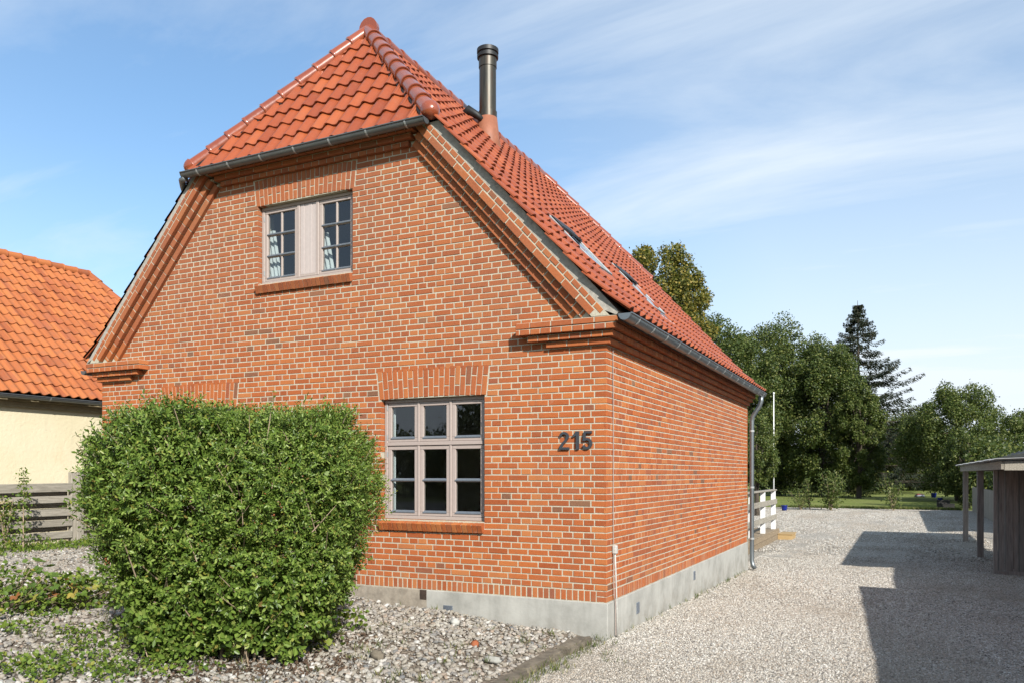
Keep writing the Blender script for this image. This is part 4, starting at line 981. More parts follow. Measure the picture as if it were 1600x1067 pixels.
# ------------------------------------------------------------------ small fittings on the house
def stroke_digit(path, wdt):
    pts = [Vector((p[0], 0, p[1])) for p in path]; n = len(pts); L_, R_ = [], []
    for i in range(n):
        a = (pts[i] - pts[i - 1]).normalized() if i else None; b = (pts[i + 1] - pts[i]).normalized() if i < n - 1 else None
        t = (a + b).normalized() if a and b else (a or b); nr = Vector((-t.z, 0, t.x)); k = 1.0
        if a and b: k = 1 / max(0.35, nr.dot(Vector((-a.z, 0, a.x))))
        L_.append(pts[i] + nr * wdt / 2 * k); R_.append(pts[i] - nr * wdt / 2 * k)
    return L_, R_
def digit(ch):
    if ch == '2':
        p = [(0.27 + 0.19 * math.cos(a), 0.72 + 0.195 * math.sin(a)) for a in [R(v) for v in range(172, -42, -15)]]; p += [(0.33, 0.46), (0.18, 0.30), (0.105, 0.17), (0.09, 0.10)]
        return [(p, 0.128), ([(0.015, 0.064), (0.545, 0.064)], 0.128)]
    if ch == '1': return [([(0.335, 0.0), (0.335, 1.0)], 0.15), ([(0.09, 0.755), (0.17, 0.77), (0.245, 0.83), (0.285, 0.99)], 0.11)]
    p = [(0.270 + 0.205 * math.cos(a), 0.315 + 0.245 * math.sin(a)) for a in [R(v) for v in range(138, -165, -14)]]
    return [(p, 0.128), ([(0.52, 0.936), (0.12, 0.936)], 0.128), ([(0.165, 0.92), (0.115, 0.46)], 0.120)]
num = empty('house_number', (-0.32, -0.02, 1.97), 'dark metal house number 215 fixed on the brick gable near the corner', 'house number')
xcur = -0.524
for ch, adv in (('2', 0.128), ('1', 0.108), ('5', 0.13)):
    g = G(); H_ = 0.190
    for i, (p, wd_) in enumerate(digit(ch)):
        Lp, Rp = stroke_digit(p, wd_); n = len(Lp); yo = -0.0006 * i
        mk = lambda q, y: (xcur + q.x * H_ * 1.12, y, 1.967 + q.z * H_)
        v = [mk(q, -0.026 + yo) for q in Lp] + [mk(q, -0.026 + yo) for q in Rp] + [mk(q, -0.004) for q in Lp] + [mk(q, -0.004) for q in Rp]
        F = []
        for k in range(n - 1):
            F += [(k, n + k, n + k + 1, k + 1), (k, k + 1, 2 * n + k + 1, 2 * n + k), (n + k + 1, n + k, 3 * n + k, 3 * n + k + 1)]
        F += [(0, 2 * n, 3 * n, n), (n - 1, 2 * n - 1, 4 * n - 1, 3 * n - 1)]; g.add(v, F)
    g.obj('digit', 'number', num); xcur += adv + 0.010
cb = empty('wall_cable', (0.02, 0.19, 0.0), 'thin grey cable and white conduit running down the side wall at the corner', 'cable')
g = G(); g.tube([(0.008, 0.175, 3.03), (0.010, 0.172, 2.6), (0.009, 0.185, 2.0), (0.010, 0.178, 1.4), (0.010, 0.18, 0.98)], 0.0045, 6); g.obj('thin_cable', 'thincable', cb)
g = G(); g.box(0.003, 0.050, 0.155, 0.215, 0.875, 0.965, bev=0.008); g.obj('junction_box', 'cable', cb)
g = G(); g.tube([(0.028, 0.182, 0.88), (0.032, 0.205, 0.55), (0.036, 0.215, 0.30), (0.040, 0.220, -0.03)], 0.0085, 8); g.obj('conduit', 'cable', cb, smooth=True)
g = G(); g.tube([(0.02, 0.165, 0.88), (0.022, 0.152, 0.62), (0.024, 0.165, 0.44), (0.028, 0.195, 0.36), (0.03, 0.20, 0.02)], 0.006, 6); g.obj('loose_cable', 'thincable', cb)
g = G(); g.box(-2.262, -2.172, -0.0145, 0.02, 0.268, 0.3785); g.obj('air_vent_hole', 'dark', plinth)
g = G(); g.box(-1.945, -1.825, -0.016, -0.010, 0.160, 0.225)
for i in range(5): g.box(-1.94, -1.83, -0.021, -0.014, 0.166 + i * 0.012, 0.173 + i * 0.012)
g.obj('vent_grille', 'vent', plinth)
for (y, z) in ((1.03, 0.115), (3.78, 0.17)):
    g = G(); g.box(0.010, 0.017, y - 0.055, y + 0.055, z, z + 0.13, bev=0.002)
    for i in range(7): g.box(0.016, 0.021, y - 0.047, y + 0.047, z + 0.012 + i * 0.016, z + 0.020 + i * 0.016)
    g.obj('vent_grille', 'vent', plinth)

# ================================================================== PLANTS: helpers
def unit(a): return a / np.maximum(1e-9, np.linalg.norm(a, axis=1, keepdims=True))
LEAF6 = np.array([(0, 0, 0), (0.5, 0.32, 0.10), (0.42, 0.70, 0.12), (0, 1, -0.06), (-0.42, 0.70, 0.12), (-0.5, 0.32, 0.10)])
def leaf_frames(P, D, Nn):
    D = unit(D); X = unit(np.cross(D, Nn)); Z = np.cross(X, D); return X, D, Z
def leaves6(P, D, Nn, ln, wd):
    X, D, Z = leaf_frames(P, D, Nn); n = len(P)
    V = (P[:, None, :] + X[:, None, :] * (LEAF6[None, :, 0:1] * wd[:, None, None]) + D[:, None, :] * (LEAF6[None, :, 1:2] * ln[:, None, None]) + Z[:, None, :] * (LEAF6[None, :, 2:3] * wd[:, None, None])).reshape(-1, 3)
    b = (np.arange(n) * 6)[:, None]; F = np.concatenate([b + np.array([0, 1, 2, 3]), b + np.array([0, 3, 4, 5])], 0); return V, F
LEAF4 = np.array([(0, 0, 0), (0.5, 0.45, 0.0), (0, 1, 0), (-0.5, 0.45, 0.0)])
def leaves4(P, D, Nn, ln, wd):
    X, D, Z = leaf_frames(P, D, Nn); n = len(P)
    V = (P[:, None, :] + X[:, None, :] * (LEAF4[None, :, 0:1] * wd[:, None, None]) + D[:, None, :] * (LEAF4[None, :, 1:2] * ln[:, None, None])).reshape(-1, 3)
    b = (np.arange(n) * 4)[:, None]; return V, b + np.array([0, 1, 2, 3])
def rdir(n): return unit(RNG.normal(size=(n, 3)))

# ------------------------------------------------------------------ the clipped bush
BC = at(370, 6.85, 0); BZ = ground_z(BC.x, BC.y)
bush = empty('clipped_bush', (BC.x, BC.y, BZ), 'big round-cornered clipped green privet bush in front of the gable', 'bush')
zk = np.array([0.0, 0.13, 0.40, 0.74, 1.30, 1.74, 1.92, 2.02, 2.12]); ak = np.array([0.66, 0.84, 1.01, 1.20, 1.42, 1.38, 1.20, 1.00, 0.50])
def bush_pts(n, inner=0.0, zmin=0.06):
    th = RNG.uniform(0, 2 * math.pi, n); t = RNG.uniform(0, 1, n); P = []
    top = t > 0.86
    z = np.where(top, 2.03, zmin + (2.03 - zmin) * (t / 0.86) ** 0.92)
    a = np.interp(z, zk, ak) * (0.825); a = np.where(top, 1.00 * np.sqrt(RNG.uniform(0, 1, n)), a)
    ex = 3.0; c, s_ = np.cos(th), np.sin(th); r = (np.abs(c) ** ex + np.abs(s_) ** ex) ** (-1 / ex)
    u = a * r * c * 0.985; v = a * r * s_ * 0.70
    lump = np.array([mnoise.noise(Vector((u[i] * 1.9, v[i] * 1.9, z[i] * 1.9))) for i in range(n)]) * 0.10
    lump += np.array([mnoise.noise(Vector((u[i] * 6, v[i] * 6, z[i] * 6 + 9))) for i in range(n)]) * 0.15
    nx, ny = c, s_ * 1.2; nz = np.where(top, 1.6, np.interp(z, [0, 0.5, 1.2, 1.9, 2.15], [-0.9, -0.35, 0.0, 0.35, 1.0]))
    Nl = unit(np.stack([nx, ny, nz], 1)); dp_ = np.abs(RNG.normal(0, 0.075, n)) - 0.02 + (inner * RNG.uniform(0.3, 1, n) if inner else 0); off = lump - dp_
    q = np.stack([u, v, z], 1) + Nl * off[:, None]; q[:, 2] = np.maximum(q[:, 2], 0.04)
    R3 = np.array([[RGT.x, FWD.x, 0], [RGT.y, FWD.y, 0], [0, 0, 1.0]])
    return q @ R3.T + np.array([BC.x, BC.y, BZ - 0.02]), Nl @ R3.T
SP, SN = bush_pts(8600); ns = len(SP); SD = unit(SN * 0.65 + rdir(ns) * 0.75 + np.array([0, 0, 0.30])); SL = RNG.uniform(0.09, 0.19, ns); SP = SP - SN * 0.06
NLF = 11; tl_ = np.tile(np.linspace(0.12, 1.0, NLF), ns); si = np.repeat(np.arange(ns), NLF); n = ns * NLF
side_ = unit(np.cross(SD, rdir(ns))); side2_ = np.cross(SD, side_); ang_ = np.tile(np.arange(NLF) * 2.4, ns) + np.repeat(RNG.uniform(0, 6.28, ns), NLF)
rad_ = side_[si] * np.cos(ang_)[:, None] + side2_[si] * np.sin(ang_)[:, None]
P = SP[si] + SD[si] * (SL[si] * tl_)[:, None]; Nl = SN[si]
D = unit(SD[si] * 0.65 + rad_ * 0.9 + rdir(n) * 0.25); Nm = unit(SD[si] * 0.9 - rad_ * 0.35 + rdir(n) * 0.35 + np.array([0, 0, 0.45]) + Nl * 0.25)
lowf = np.clip((BZ + 0.95 - P[:, 2]) / 0.6, 0, 1); rgt_ = (P - np.array(BC)) @ np.array(RGT); ln = RNG.uniform(0.032, 0.060, n) * (1.0 + 0.30 * lowf) * np.where((rgt_ > 0.1) & (P[:, 2] > BZ + 0.9), 0.80, 1.0) * (1.1 - 0.35 * tl_); wd = ln * (RNG.uniform(0.30, 0.42, n) + 0.18 * lowf)
camv = np.array(CAMP); score = ln / np.linalg.norm(P - camv, axis=1) * (np.einsum('ij,ij->i', unit(camv - P), Nl) > 0.55) * (1 + 0.4 * np.einsum('ij,ij->i', unit(camv - P), Nm))
idx = np.argsort(-score); top = idx[:300]; rest = idx[300:]
big = top
V, F = leaves6(P[rest], D[rest], Nm[rest], ln[rest], wd[rest]); np_mesh('foliage', V, F, 'hedge', bush, 'stuff')
P2, N2 = bush_pts(15000, 0.40); V, F = leaves4(P2, rdir(len(P2)), unit(N2 + rdir(len(P2))), RNG.uniform(0.06, 0.10, len(P2)), RNG.uniform(0.04, 0.06, len(P2)))
np_mesh('inner_foliage', V, F, 'hedge', bush, 'stuff')
lm = []
for k in range(4):
    g = G(); ww = 0.46 + 0.05 * k; g.add([(p[0] * ww / 0.5 * 0.5, p[1], p[2] * 0.5) for p in LEAF6], [(0, 1, 2, 3), (0, 3, 4, 5)]); me = g.mesh('leaf'); me.materials.append(M['hedge']); lm.append(me)
X, D_, Z = leaf_frames(P[top], D[top], Nm[top])
for k in range(len(top)):
    m_ = frame_mat(X[k], D_[k], Z[k], P[top[k]] + Nl[top[k]] * 0.012) @ Matrix.Scale(float(ln[top[k]]) * 1.12, 4); link(bpy.data.objects.new('leaf', lm[k % 4]), bush, m_)
g = G()
for k in range(46):
    a = random.uniform(0, 6.28); r0 = random.uniform(0.02, 0.5); b = BC + Vector((math.cos(a) * r0, math.sin(a) * r0 * 0.7, BZ - 0.02)); r1 = random.uniform(0.6, 1.0); z1 = random.uniform(0.9, 1.95)
    e = BC + RGT * math.cos(a) * r1 + FWD * math.sin(a) * r1 * 0.72 + Vector((0, 0, BZ + z1)); mid = (b + e) / 2 + Vector((random.uniform(-.1, .1), random.uniform(-.1, .1), 0.15))
    g.tube([b, mid, e], [0.016, 0.010, 0.004], 5)
for k in range(260):
    p, nl = bush_pts(1); p = Vector(p[0]); nl = Vector(nl[0]); d_ = (nl * 0.5 + Vector((random.uniform(-.5, .5), random.uniform(-.5, .5), random.uniform(0.2, 1)))).normalized(); g.tube([p - d_ * random.uniform(0.15, 0.35), p + d_ * random.uniform(0.0, 0.06)], [0.005, 0.0022], 4)
g.obj('branch', 'twig', bush, kind='stuff')
g = G(); PP = []
for k in range(70):                       # long shoots standing out of the clipped top and face
    p, nl = bush_pts(1); p = Vector(p[0]); nl = Vector(nl[0]); 
    if p.z < BZ + 1.0 and k % 3: continue
    e = p + (nl * 0.5 + Vector((random.uniform(-.3, .3), random.uniform(-.3, .3), 0.9))).normalized() * random.uniform(0.08, 0.20); g.tube([p, e], [0.0035, 0.002], 4)
    for j in range(9): PP.append(tuple(p + (e - p) * (0.25 + j / 11)))
g.obj('young_shoots', 'twig', bush, kind='stuff')
PP = np.array(PP); m_ = len(PP); dd_ = unit(rdir(m_) + np.array([0, 0, 0.8])); V, F = leaves6(PP, dd_, unit(rdir(m_) + np.array([0, 0, 1.0])), RNG.uniform(0.03, 0.055, m_), RNG.uniform(0.014, 0.022, m_)); np_mesh('shoot_leaves', V, F, 'weed', bush, 'stuff')

# ------------------------------------------------------------------ trees
def crown(parent, c, rx_, rz, n, mat, leaf, zmin=None, nclump=70, seedv=1, clr=0.30, holes=0.0, shell=0.55):
    r = np.random.default_rng(seedv); c = np.array(c, float)
    d = unit(r.normal(size=(nclump, 3))); rad = r.uniform(shell, 0.93, nclump) ** 0.7
    C = c + d * rad[:, None] * np.array([rx_, rx_, rz]); cr_ = r.uniform(0.11, clr, nclump) * rx_
    if zmin is not None: C[:, 2] = np.maximum(C[:, 2], zmin + r.uniform(0, 0.25 * rz, nclump))
    w_ = cr_ ** 2; ci = r.choice(nclump, n, p=w_ / w_.sum()); dd = unit(r.normal(size=(n, 3))); rr = r.uniform(0.3, 1, n) ** 0.5
    P = C[ci] + dd * (rr * cr_[ci])[:, None] * np.array([0.95, 0.95, 1.15]); stray = r.uniform(size=n) < 0.10
    P[stray] += (r.normal(size=(stray.sum(), 3)) * 0.045 * rx_)
    if zmin is not None: P[:, 2] = np.maximum(P[:, 2], zmin)
    Nm = unit(dd * 0.9 + np.array([0, 0, 0.5]) + r.normal(size=(n, 3)) * 0.5); ln_ = r.uniform(0.7, 1.25, n) * leaf
    V, F = leaves4(P, r.normal(size=(n, 3)), Nm, ln_, ln_ * r.uniform(0.5, 0.85, n)); np_mesh('crown', V, F, mat, parent, 'stuff'); return C, cr_
def limbs(g, b, top, r0, C, k, rs):
    g.tube([b, b + (top - b) * 0.35 + Vector((rs.uniform(-.1, .1), rs.uniform(-.1, .1), 0)), b + (top - b) * 0.7 + Vector((rs.uniform(-.3, .3), 0, 0)), top], [r0, r0 * 0.75, r0 * 0.42, r0 * 0.12], 8)
    for i in range(k):
        t = rs.uniform(0.18, 0.8); s_ = b + (top - b) * t; e = Vector(C[rs.randrange(len(C))]); mid = (s_ + e) / 2 + Vector((0, 0, 0.06 * (e - s_).length)); g.tube([s_, mid, e], [r0 * 0.34 * (1 - t * .6), r0 * 0.2, r0 * 0.05], 5)
def tree(name, px, d, top_y, hw, bot_y, mat, n_, leaf_, label, seedv, group=None, ncl=70, clr=0.30, trunk=None, shell=0.55):
    n = int(n_ * 2.1); leaf = leaf_ * 0.66; ncl = int(ncl * 1.7); clr = clr * 0.78; s_ = d / 1242.0; zt = 1.71 - (top_y - 740) * s_; zb = 1.71 - (bot_y - 740) * s_; gz = -0.17; b = at(px, d, gz)
    t = empty(name, b, label, 'tree', group); zb = max(zb, gz + 0.05); rz = (zt - zb) / 2 * 1.02; c = (b.x, b.y, (zt + zb) / 2)
    C, _ = crown(t, c, hw * s_, rz, n, mat, leaf, gz + 0.1, ncl, seedv, clr, shell=shell); g = G(); rs = random.Random(seedv)
    limbs(g, b, Vector((b.x, b.y, zt - rz * 0.25)), trunk or 0.016 * (zt - gz) + 0.05, C, 26, rs); g.obj('trunk', 'bark', t); return t
tree('oak_tree', 1020, 40, 388, 100, 600, 'oakleaf', 22000, 0.20, 'tall tree with yellowing leaves rising behind the house roof', 11, clr=0.20, ncl=85)
tree('broadleaf_tree', 1124, 60, 497, 92, 775, 'darkleaf', 36000, 0.25, 'dark green tree directly right of the yellowing tree, against the roof edge', 12, 'dark trees behind the lawn', ncl=110, clr=0.27)
tree('broadleaf_tree', 1216, 70, 498, 96, 775, 'darkleaf', 40000, 0.27, 'widest dark green tree behind the white flagpole', 13, 'dark trees behind the lawn', ncl=130, clr=0.26)
tree('broadleaf_tree', 1285, 66, 540, 80, 775, 'darkleaf', 36000, 0.26, 'dark green tree between the flagpole and the spruce', 14, 'dark trees behind the lawn', ncl=120, clr=0.26)
tree('hornbeam_tree', 1342, 62, 600, 40, 772, 'midleaf', 17000, 0.22, 'narrow yellowish green tree just left of the spruce', 15, ncl=80)
tree('hazel_tree', 1183, 36, 648, 34, 762, 'midleaf', 9000, 0.12, 'small light green tree seen between the downpipe and the flagpole', 16, ncl=80)
tree('apple_tree', 1496, 56, 606, 88, 766, 'midleaf', 30000, 0.20, 'spreading green fruit tree above the carport roof', 17, ncl=90, clr=0.25)
tree('apple_tree', 1588, 50, 645, 72, 764, 'midleaf', 24000, 0.18, 'green tree at the right edge above the dark roof', 18, ncl=90, clr=0.25)
tree('broadleaf_tree', 1420, 92, 640, 84, 762, 'darkleaf', 18000, 0.30, 'low dark tree closing the far end of the lawn', 19, ncl=80)
tree('broadleaf_tree', 1375, 96, 660, 60, 765, 'darkleaf', 9000, 0.30, 'dark shaded tree at the foot of the spruce', 20, ncl=70)
tree('thorn_tree', 1512, 44, 668, 42, 790, 'darkleaf', 9000, 0.15, 'dark shaded thorn tree beside the carport posts', 21, ncl=70)
# spruce
sp_b = at(1340, 80, -0.17); zt_ = 1.71 + 270 / 1242 * 80
spr = empty('spruce_tree', sp_b, 'tall thin-topped spruce with drooping branches above the other trees', 'tree')
g = G(); g.tube([sp_b, sp_b + Vector((0.1, 0, zt_ * 0.5)), Vector((sp_b.x, sp_b.y, zt_))], [0.32, 0.17, 0.02], 8); rs = random.Random(5); PP = []; DD = []; FF = []
z = 1.2
while z < zt_ - 0.2:
    f = (zt_ - z) / zt_; L_ = 12.0 * f ** 1.15 + 0.25; k = 9
    for i in range(k):
        a = rs.uniform(0, 6.28); l_ = L_ * rs.uniform(0.55, 1.12); 
        if math.cos(a) * RGT.x + math.sin(a) * RGT.y > 0.4: l_ *= 1.15
        hd = Vector((math.cos(a), math.sin(a), 0)); p0 = Vector((sp_b.x, sp_b.y, z)); pts = [p0 + hd * l_ * t + Vector((0, 0, l_ * (-0.16 * t + 0.26 * t * t - 0.12 * (t > 0.5) * (1 - t)))) for t in (0, 0.35, 0.7, 1)]
        g.tube(pts, [0.05 * f + 0.015, 0.03 * f + 0.01, 0.012, 0.005], 4, False)
        m_ = int(60 + 290 * f)
        for j in range(m_):
            t = rs.uniform(0.12, 1.0) ** 0.8; sg_ = t * 3; i0 = min(2, int(sg_)); p = pts[i0] + (pts[i0 + 1] - pts[i0]) * (sg_ - i0)
            sd_ = Vector((-hd.y, hd.x, 0)) * rs.choice((-1, 1)); q = p + sd_ * rs.uniform(0, 0.20 * (1 - t) * l_ * 0.5 + 0.12) + Vector((0, 0, rs.uniform(-0.34, 0.04))); PP.append(tuple(q)); FF.append(f); DD.append(tuple(hd * 0.6 + sd_ * 0.5 + Vector((0, 0, rs.uniform(-0.8, -0.1)))))
    z += 0.42 + 0.40 * f
g.obj('trunk', 'bark', spr); PP = np.array(PP); DD = np.array(DD); m_ = len(PP); V, F = leaves4(PP, DD, unit(rdir(m_) + np.array([0, 0, 1.2])), RNG.uniform(0.5, 1.0, m_) * (0.22 + 0.40 * np.array(FF)), RNG.uniform(0.06, 0.13, m_)); np_mesh('crown', V, F, 'needle', spr, 'stuff')
# shrubs at the lawn edge
def shrub(name, px, d, h, wd_, n, mat, label, seedv, stems=6, leaf=0.09, gz=None):
    gz = -0.17 if gz is None else gz; b = at(px, d, gz); t = empty(name, b, label, 'shrub'); rs = random.Random(seedv); g = G(); PP = []
    for i in range(stems):
        a = rs.uniform(0, 6.28); e = b + Vector((math.cos(a) * wd_ * rs.uniform(.3, 1), math.sin(a) * wd_ * rs.uniform(.3, 1), h * rs.uniform(0.6, 1))); m1 = b + (e - b) * 0.5 + Vector((0, 0, 0.08)); g.tube([b + Vector((rs.uniform(-.05, .05), 0, 0)), m1, e], [0.012 + 0.004 * h, 0.009, 0.003], 4)
        for j in range(n // stems):
            tt = rs.uniform(0.15, 1.03); q = (b + (m1 - b) * tt * 2) if tt < 0.5 else (m1 + (e - m1) * (tt * 2 - 1)); PP.append(tuple(q + Vector((rs.gauss(0, 1), rs.gauss(0, 1), rs.gauss(0, .7))) * wd_ * 0.26))
    g.obj('stem', 'twig', t); PP = np.array(PP); m_ = len(PP); V, F = leaves4(PP, rdir(m_), unit(rdir(m_) + np.array([0, -0.3, 0.8])), RNG.uniform(.7, 1.3, m_) * leaf, RNG.uniform(.5, .8, m_) * leaf); np_mesh('foliage', V, F, mat, t, 'stuff'); return t
shrub('garden_shrub', 1298, 41, 2.1, 0.75, 1700, 'midleaf', 'tallest upright green shrub at the lawn edge, between the other two', 31, 9, 0.11)
shrub('garden_shrub', 1252, 42, 1.15, 0.8, 700, 'midleaf', 'low loose shrub at the lawn edge right of the blue pot', 32, 7, 0.09)
shrub('sapling', 1265, 42, 1.9, 0.35, 260, 'midleaf', 'thin sapling growing out of the low shrub at the lawn edge', 33, 3, 0.11)
shrub('garden_shrub', 1396, 41, 1.75, 0.62, 620, 'midleaf', 'open green shrub at the lawn edge near the driveway shadow', 34, 7, 0.11)
shrub('garden_shrub', 1340, 66, 1.5, 1.9, 1500, 'midleaf', 'low bushy shrub under the dark trees at the back of the lawn', 35, 9, 0.16)
# far hedge filling below the trees and a low hedge by the carport
def hedge(name, pts, wd_, h, n, mat, leaf, label, gz=-0.17):
    a, b = Vector(pts[0]), Vector(pts[1]); t = empty(name, ((a.x + b.x) / 2, (a.y + b.y) / 2, gz), label, 'hedge'); u = RNG.uniform(0, 1, n); A = np.array((a.x, a.y, 0)); B = np.array((b.x, b.y, 0)); d_ = unit((B - A)[None])[0]; sd_ = np.array([-d_[1], d_[0], 0])
    v = RNG.uniform(-1, 1, n); zz_ = RNG.uniform(0, 1, n) ** 0.8; P = A + (B - A) * u[:, None] + sd_ * (v * wd_ / 2)[:, None]; hh = h * (1 + 0.16 * np.sin(u * 37) + 0.10 * np.sin(u * 91 + 1)) * (1 - 0.25 * v * v); P[:, 2] = gz + zz_ * hh
    V, F = leaves4(P, rdir(n), unit(rdir(n) + np.array([0, -0.3, 0.7])), RNG.uniform(.7, 1.3, n) * leaf, RNG.uniform(.5, .8, n) * leaf); np_mesh('foliage', V, F, mat, t, 'stuff')
    g = G(); Ln = (b - a).length
    for i in range(int(Ln / 1.5) + 1):
        p = a + (b - a) * (i * 1.5 / Ln); p.z = gz; g.tube([p, p + Vector((random.uniform(-.3, .3), random.uniform(-.2, .2), h * 0.75))], [0.06, 0.02], 5)
    g.obj('stem', 'bark', t); return t
hedge('hedge', (at(1195, 78, 0), at(1500, 98, 0)), 3.0, 4.2, 26000, 'darkleaf', 0.30, 'dark shaded undergrowth along the far side of the lawn')
hedge('hedge', ((7.2, 37.5, 0), (8.2, 21.0, 0)), 1.8, 3.0, 15000, 'darkleaf', 0.14, 'dark hedge behind the carport')
hedge('hedge', ((6.9, 39.5, 0), (8.4, 66, 0)), 2.4, 3.4, 15000, 'darkleaf', 0.20, 'dark hedge along the right side of the lawn')
# across the road, behind the photographer (seen in the window panes)
for i, (x, y, h) in enumerate(((-42, -44, 6.2), (-32, -45, 4.6), (-23, -43, 5.8), (-12, -45, 4.4), (0, -44, 6.0), (12, -45, 5.0), (24, -43, 6.5))):
    t = empty('roadside_tree', (x, y, 0), ['tree across the road from the house, %s' % s_ for s_ in ('far left of the row', 'second from the left', 'third from the left', 'middle of the row', 'third from the right', 'second from the right', 'far right of the row')][i], 'tree', 'trees across the road')
    C, _ = crown(t, (x, y, h * 0.52), 5.0, h * 0.5, 14000, 'darkleaf', 0.30, 0.1, 40, 50 + i, 0.4); g = G(); limbs(g, Vector((x, y, 0)), Vector((x, y, h * 0.8)), 0.2, C, 8, random.Random(i)); g.obj('trunk', 'bark', t)

# ================================================================== LEFT: neighbour's house
NXW = -12.7; NYE = 7.55; NYS = -9.0
nb_ = empty('neighbour_house', (-16.0, -1.0, 0.3), 'cream rendered house with orange pantile roof at the left edge', 'house')
g = G(); g.box(-19.9, NXW, NYS, NYE - 0.15, 0.2, 3.30); g.obj('wall', 'cream', nb_)
g = G(); g.box(NXW + 0.002, NXW + 0.10, NYS, NYE - 0.1, 3.12, 3.22, bev=0.004); g.box(NXW + 0.002, NXW + 0.05, NYS, NYE - 0.1, 3.0, 3.118, bev=0.004); g.obj('eaves_moulding', 'creamdirt', nb_)
nroof = empty('roof', (0, 0, 0), None, None); nroof.parent = nb_; nroof.matrix_parent_inverse = W[nb_].inverted()
EX, EZ, RX_, RZ_ = -12.47, 3.24, -16.35, 6.86
vl = Vector((RX_ - EX, 0, RZ_ - EZ)); VL = vl.length; vl.normalize(); nl = Vector((vl.z, 0, -vl.x)); HY = 6.0
plN = RoofPlane((EX, NYS, EZ), (0, 1, 0), vl, nl)
def lim_n(v):
    f = v / VL; return (0.0, (NYE - NYS) - (NYE - HY) * f + 0.03)
nt_ = Pieces(); lay_tiles(nt_, plN, NYE - NYS, VL, lim_n, None, nroof, tw=0.205, tx=0.335, amp=1.1, lift=0.03, wob=0.010)
nt_.build('roof_tile', 'roof_tiles', 'oldtile')
g = G(); b = [plN.m @ Vector(q) for q in ((0, 0.02, -0.01), (NYE - NYS, 0.02, -0.01), (HY - NYS, VL, -0.01), (0, VL, -0.01))]; W2 = lambda q: Vector((2 * RX_ - q.x, q.y, q.z))
g.add(b, [(0, 1, 2, 3)]); g.add([W2(q) for q in b], [(3, 2, 1, 0)]); g.add([b[1], W2(b[1]), b[2]], [(0, 1, 2)]); g.obj('roof_boarding', 'black', nroof)
caps = Pieces(); roof_keep = roof; roof = nroof
cap_line((RX_, HY, RZ_ + 0.02), (RX_, NYS, RZ_ + 0.02), (0, 0, 1), r=0.115, step=0.36, lift=0.02)
cap_line((EX, NYE, EZ + 0.03), (RX_, HY, RZ_ + 0.02), nl + Vector((0, 0.8, 0.3)), r=0.105, step=0.36, lift=0.02)
caps.build('ridge_cap', 'ridge_caps', 'oldtile', smooth=True); roof = roof_keep
house_keep = house; house = nb_
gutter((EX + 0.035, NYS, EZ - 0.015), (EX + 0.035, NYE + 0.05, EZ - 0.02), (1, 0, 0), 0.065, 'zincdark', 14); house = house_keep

# plank fence along the neighbour's wall
FX = -12.15; fg = 0.31
fe = empty('plank_fence', (FX, -0.5, fg), 'weathered grey horizontal plank fence against the cream wall', 'fence')
PY = [2.62, 0.55, -1.55, -3.7]
for y in PY:
    g = G(); g.box(FX - 0.055, FX + 0.055, y - 0.06, y + 0.06, fg - 0.1, 1.75 if y == 2.62 else 1.56, bev=0.008); g.obj('post', 'greywood_z', fe)
g = G(); g.box(FX + 0.056, FX + 0.092, 2.66, 2.80, fg - 0.1, 1.76, bev=0.006); g.obj('post', 'greywood_z', fe)
for k in range(len(PY) - 1):
    y1_, y0_ = PY[k], PY[k + 1]
    for j in range(5):
        zc_ = 1.43 - j * 0.228; hh = 0.068 if j else 0.085
        g = G(); m_ = Matrix.Translation((0, 0, zc_)) @ Matrix.Rotation(random.uniform(-0.008, 0.008), 4, 'X'); g.box(FX + 0.058, FX + 0.082, y0_ - 0.02, y1_ - 0.062 if k == 0 else y1_ - 0.03, -hh, hh, m_, 0.005); g.obj('plank', 'greywood_y', fe)
        if j < 4:
            g = G(); m_ = Matrix.Translation((0, 0, zc_ - 0.114)); g.box(FX - 0.085, FX - 0.060, y0_ + 0.02, y1_ - 0.062, -0.045, 0.055, m_, 0.005); g.obj('plank', 'greywood_y', fe)
for j in range(7):
    g = G(); zc_ = 1.66 - j * 0.205; g.box(FX + 0.030, FX + 0.054, 2.70, 5.2, zc_ - 0.075, zc_ + 0.075, bev=0.005); g.obj('plank', 'greywood_y', fe)
for (y0_, y1_, z_, lab) in ((-0.9, 1.35, 1.19, 'upper pale new plank fixed on the grey fence behind the thin sapling'), (-0.9, 1.36, 0.96, 'lower pale new plank fixed on the grey fence behind the thin sapling')):
    g = G(); g.box(FX + 0.086, FX + 0.108, y0_, y1_, z_ - 0.028, z_ + 0.028, bev=0.004); tag(g.obj('pale_plank', 'freshwood'), lab, 'plank', 'pale planks on the fence')
# sapling and weeds in front of the fence
shrub('sapling', 36, 14.2, 1.50, 0.20, 300, 'weed', 'thin leafy sapling standing in front of the grey plank fence', 41, 1, 0.055, ground_z(-11, 1))
shrub('sapling', 8, 14.5, 1.15, 0.22, 300, 'weed', 'shorter leafy sapling at the left edge in front of the fence', 42, 3, 0.06, ground_z(-11, 1))
PP = []
for i in range(5200):
    y = random.uniform(-3.5, 5.2); x = FX + 0.18 + abs(random.gauss(0, 0.42)); gz = ground_z(x, y); hh = 0.05 + 0.42 * max(0, mnoise.noise(Vector((x * 1.1, y * 1.1, 2))) + 0.35) * math.exp(-(x - FX - 0.1) * 1.3)
    PP.append((x, y, gz + random.uniform(0, 1) * hh))
PP = np.array(PP); m_ = len(PP); V, F = leaves4(PP, unit(rdir(m_) + np.array([0, 0, 0.9])), rdir(m_), RNG.uniform(0.04, 0.10, m_), RNG.uniform(0.015, 0.045, m_)); tag(np_mesh('weeds', V, F, 'weed', None, 'stuff'), 'green weeds along the foot of the plank fence', 'weeds')

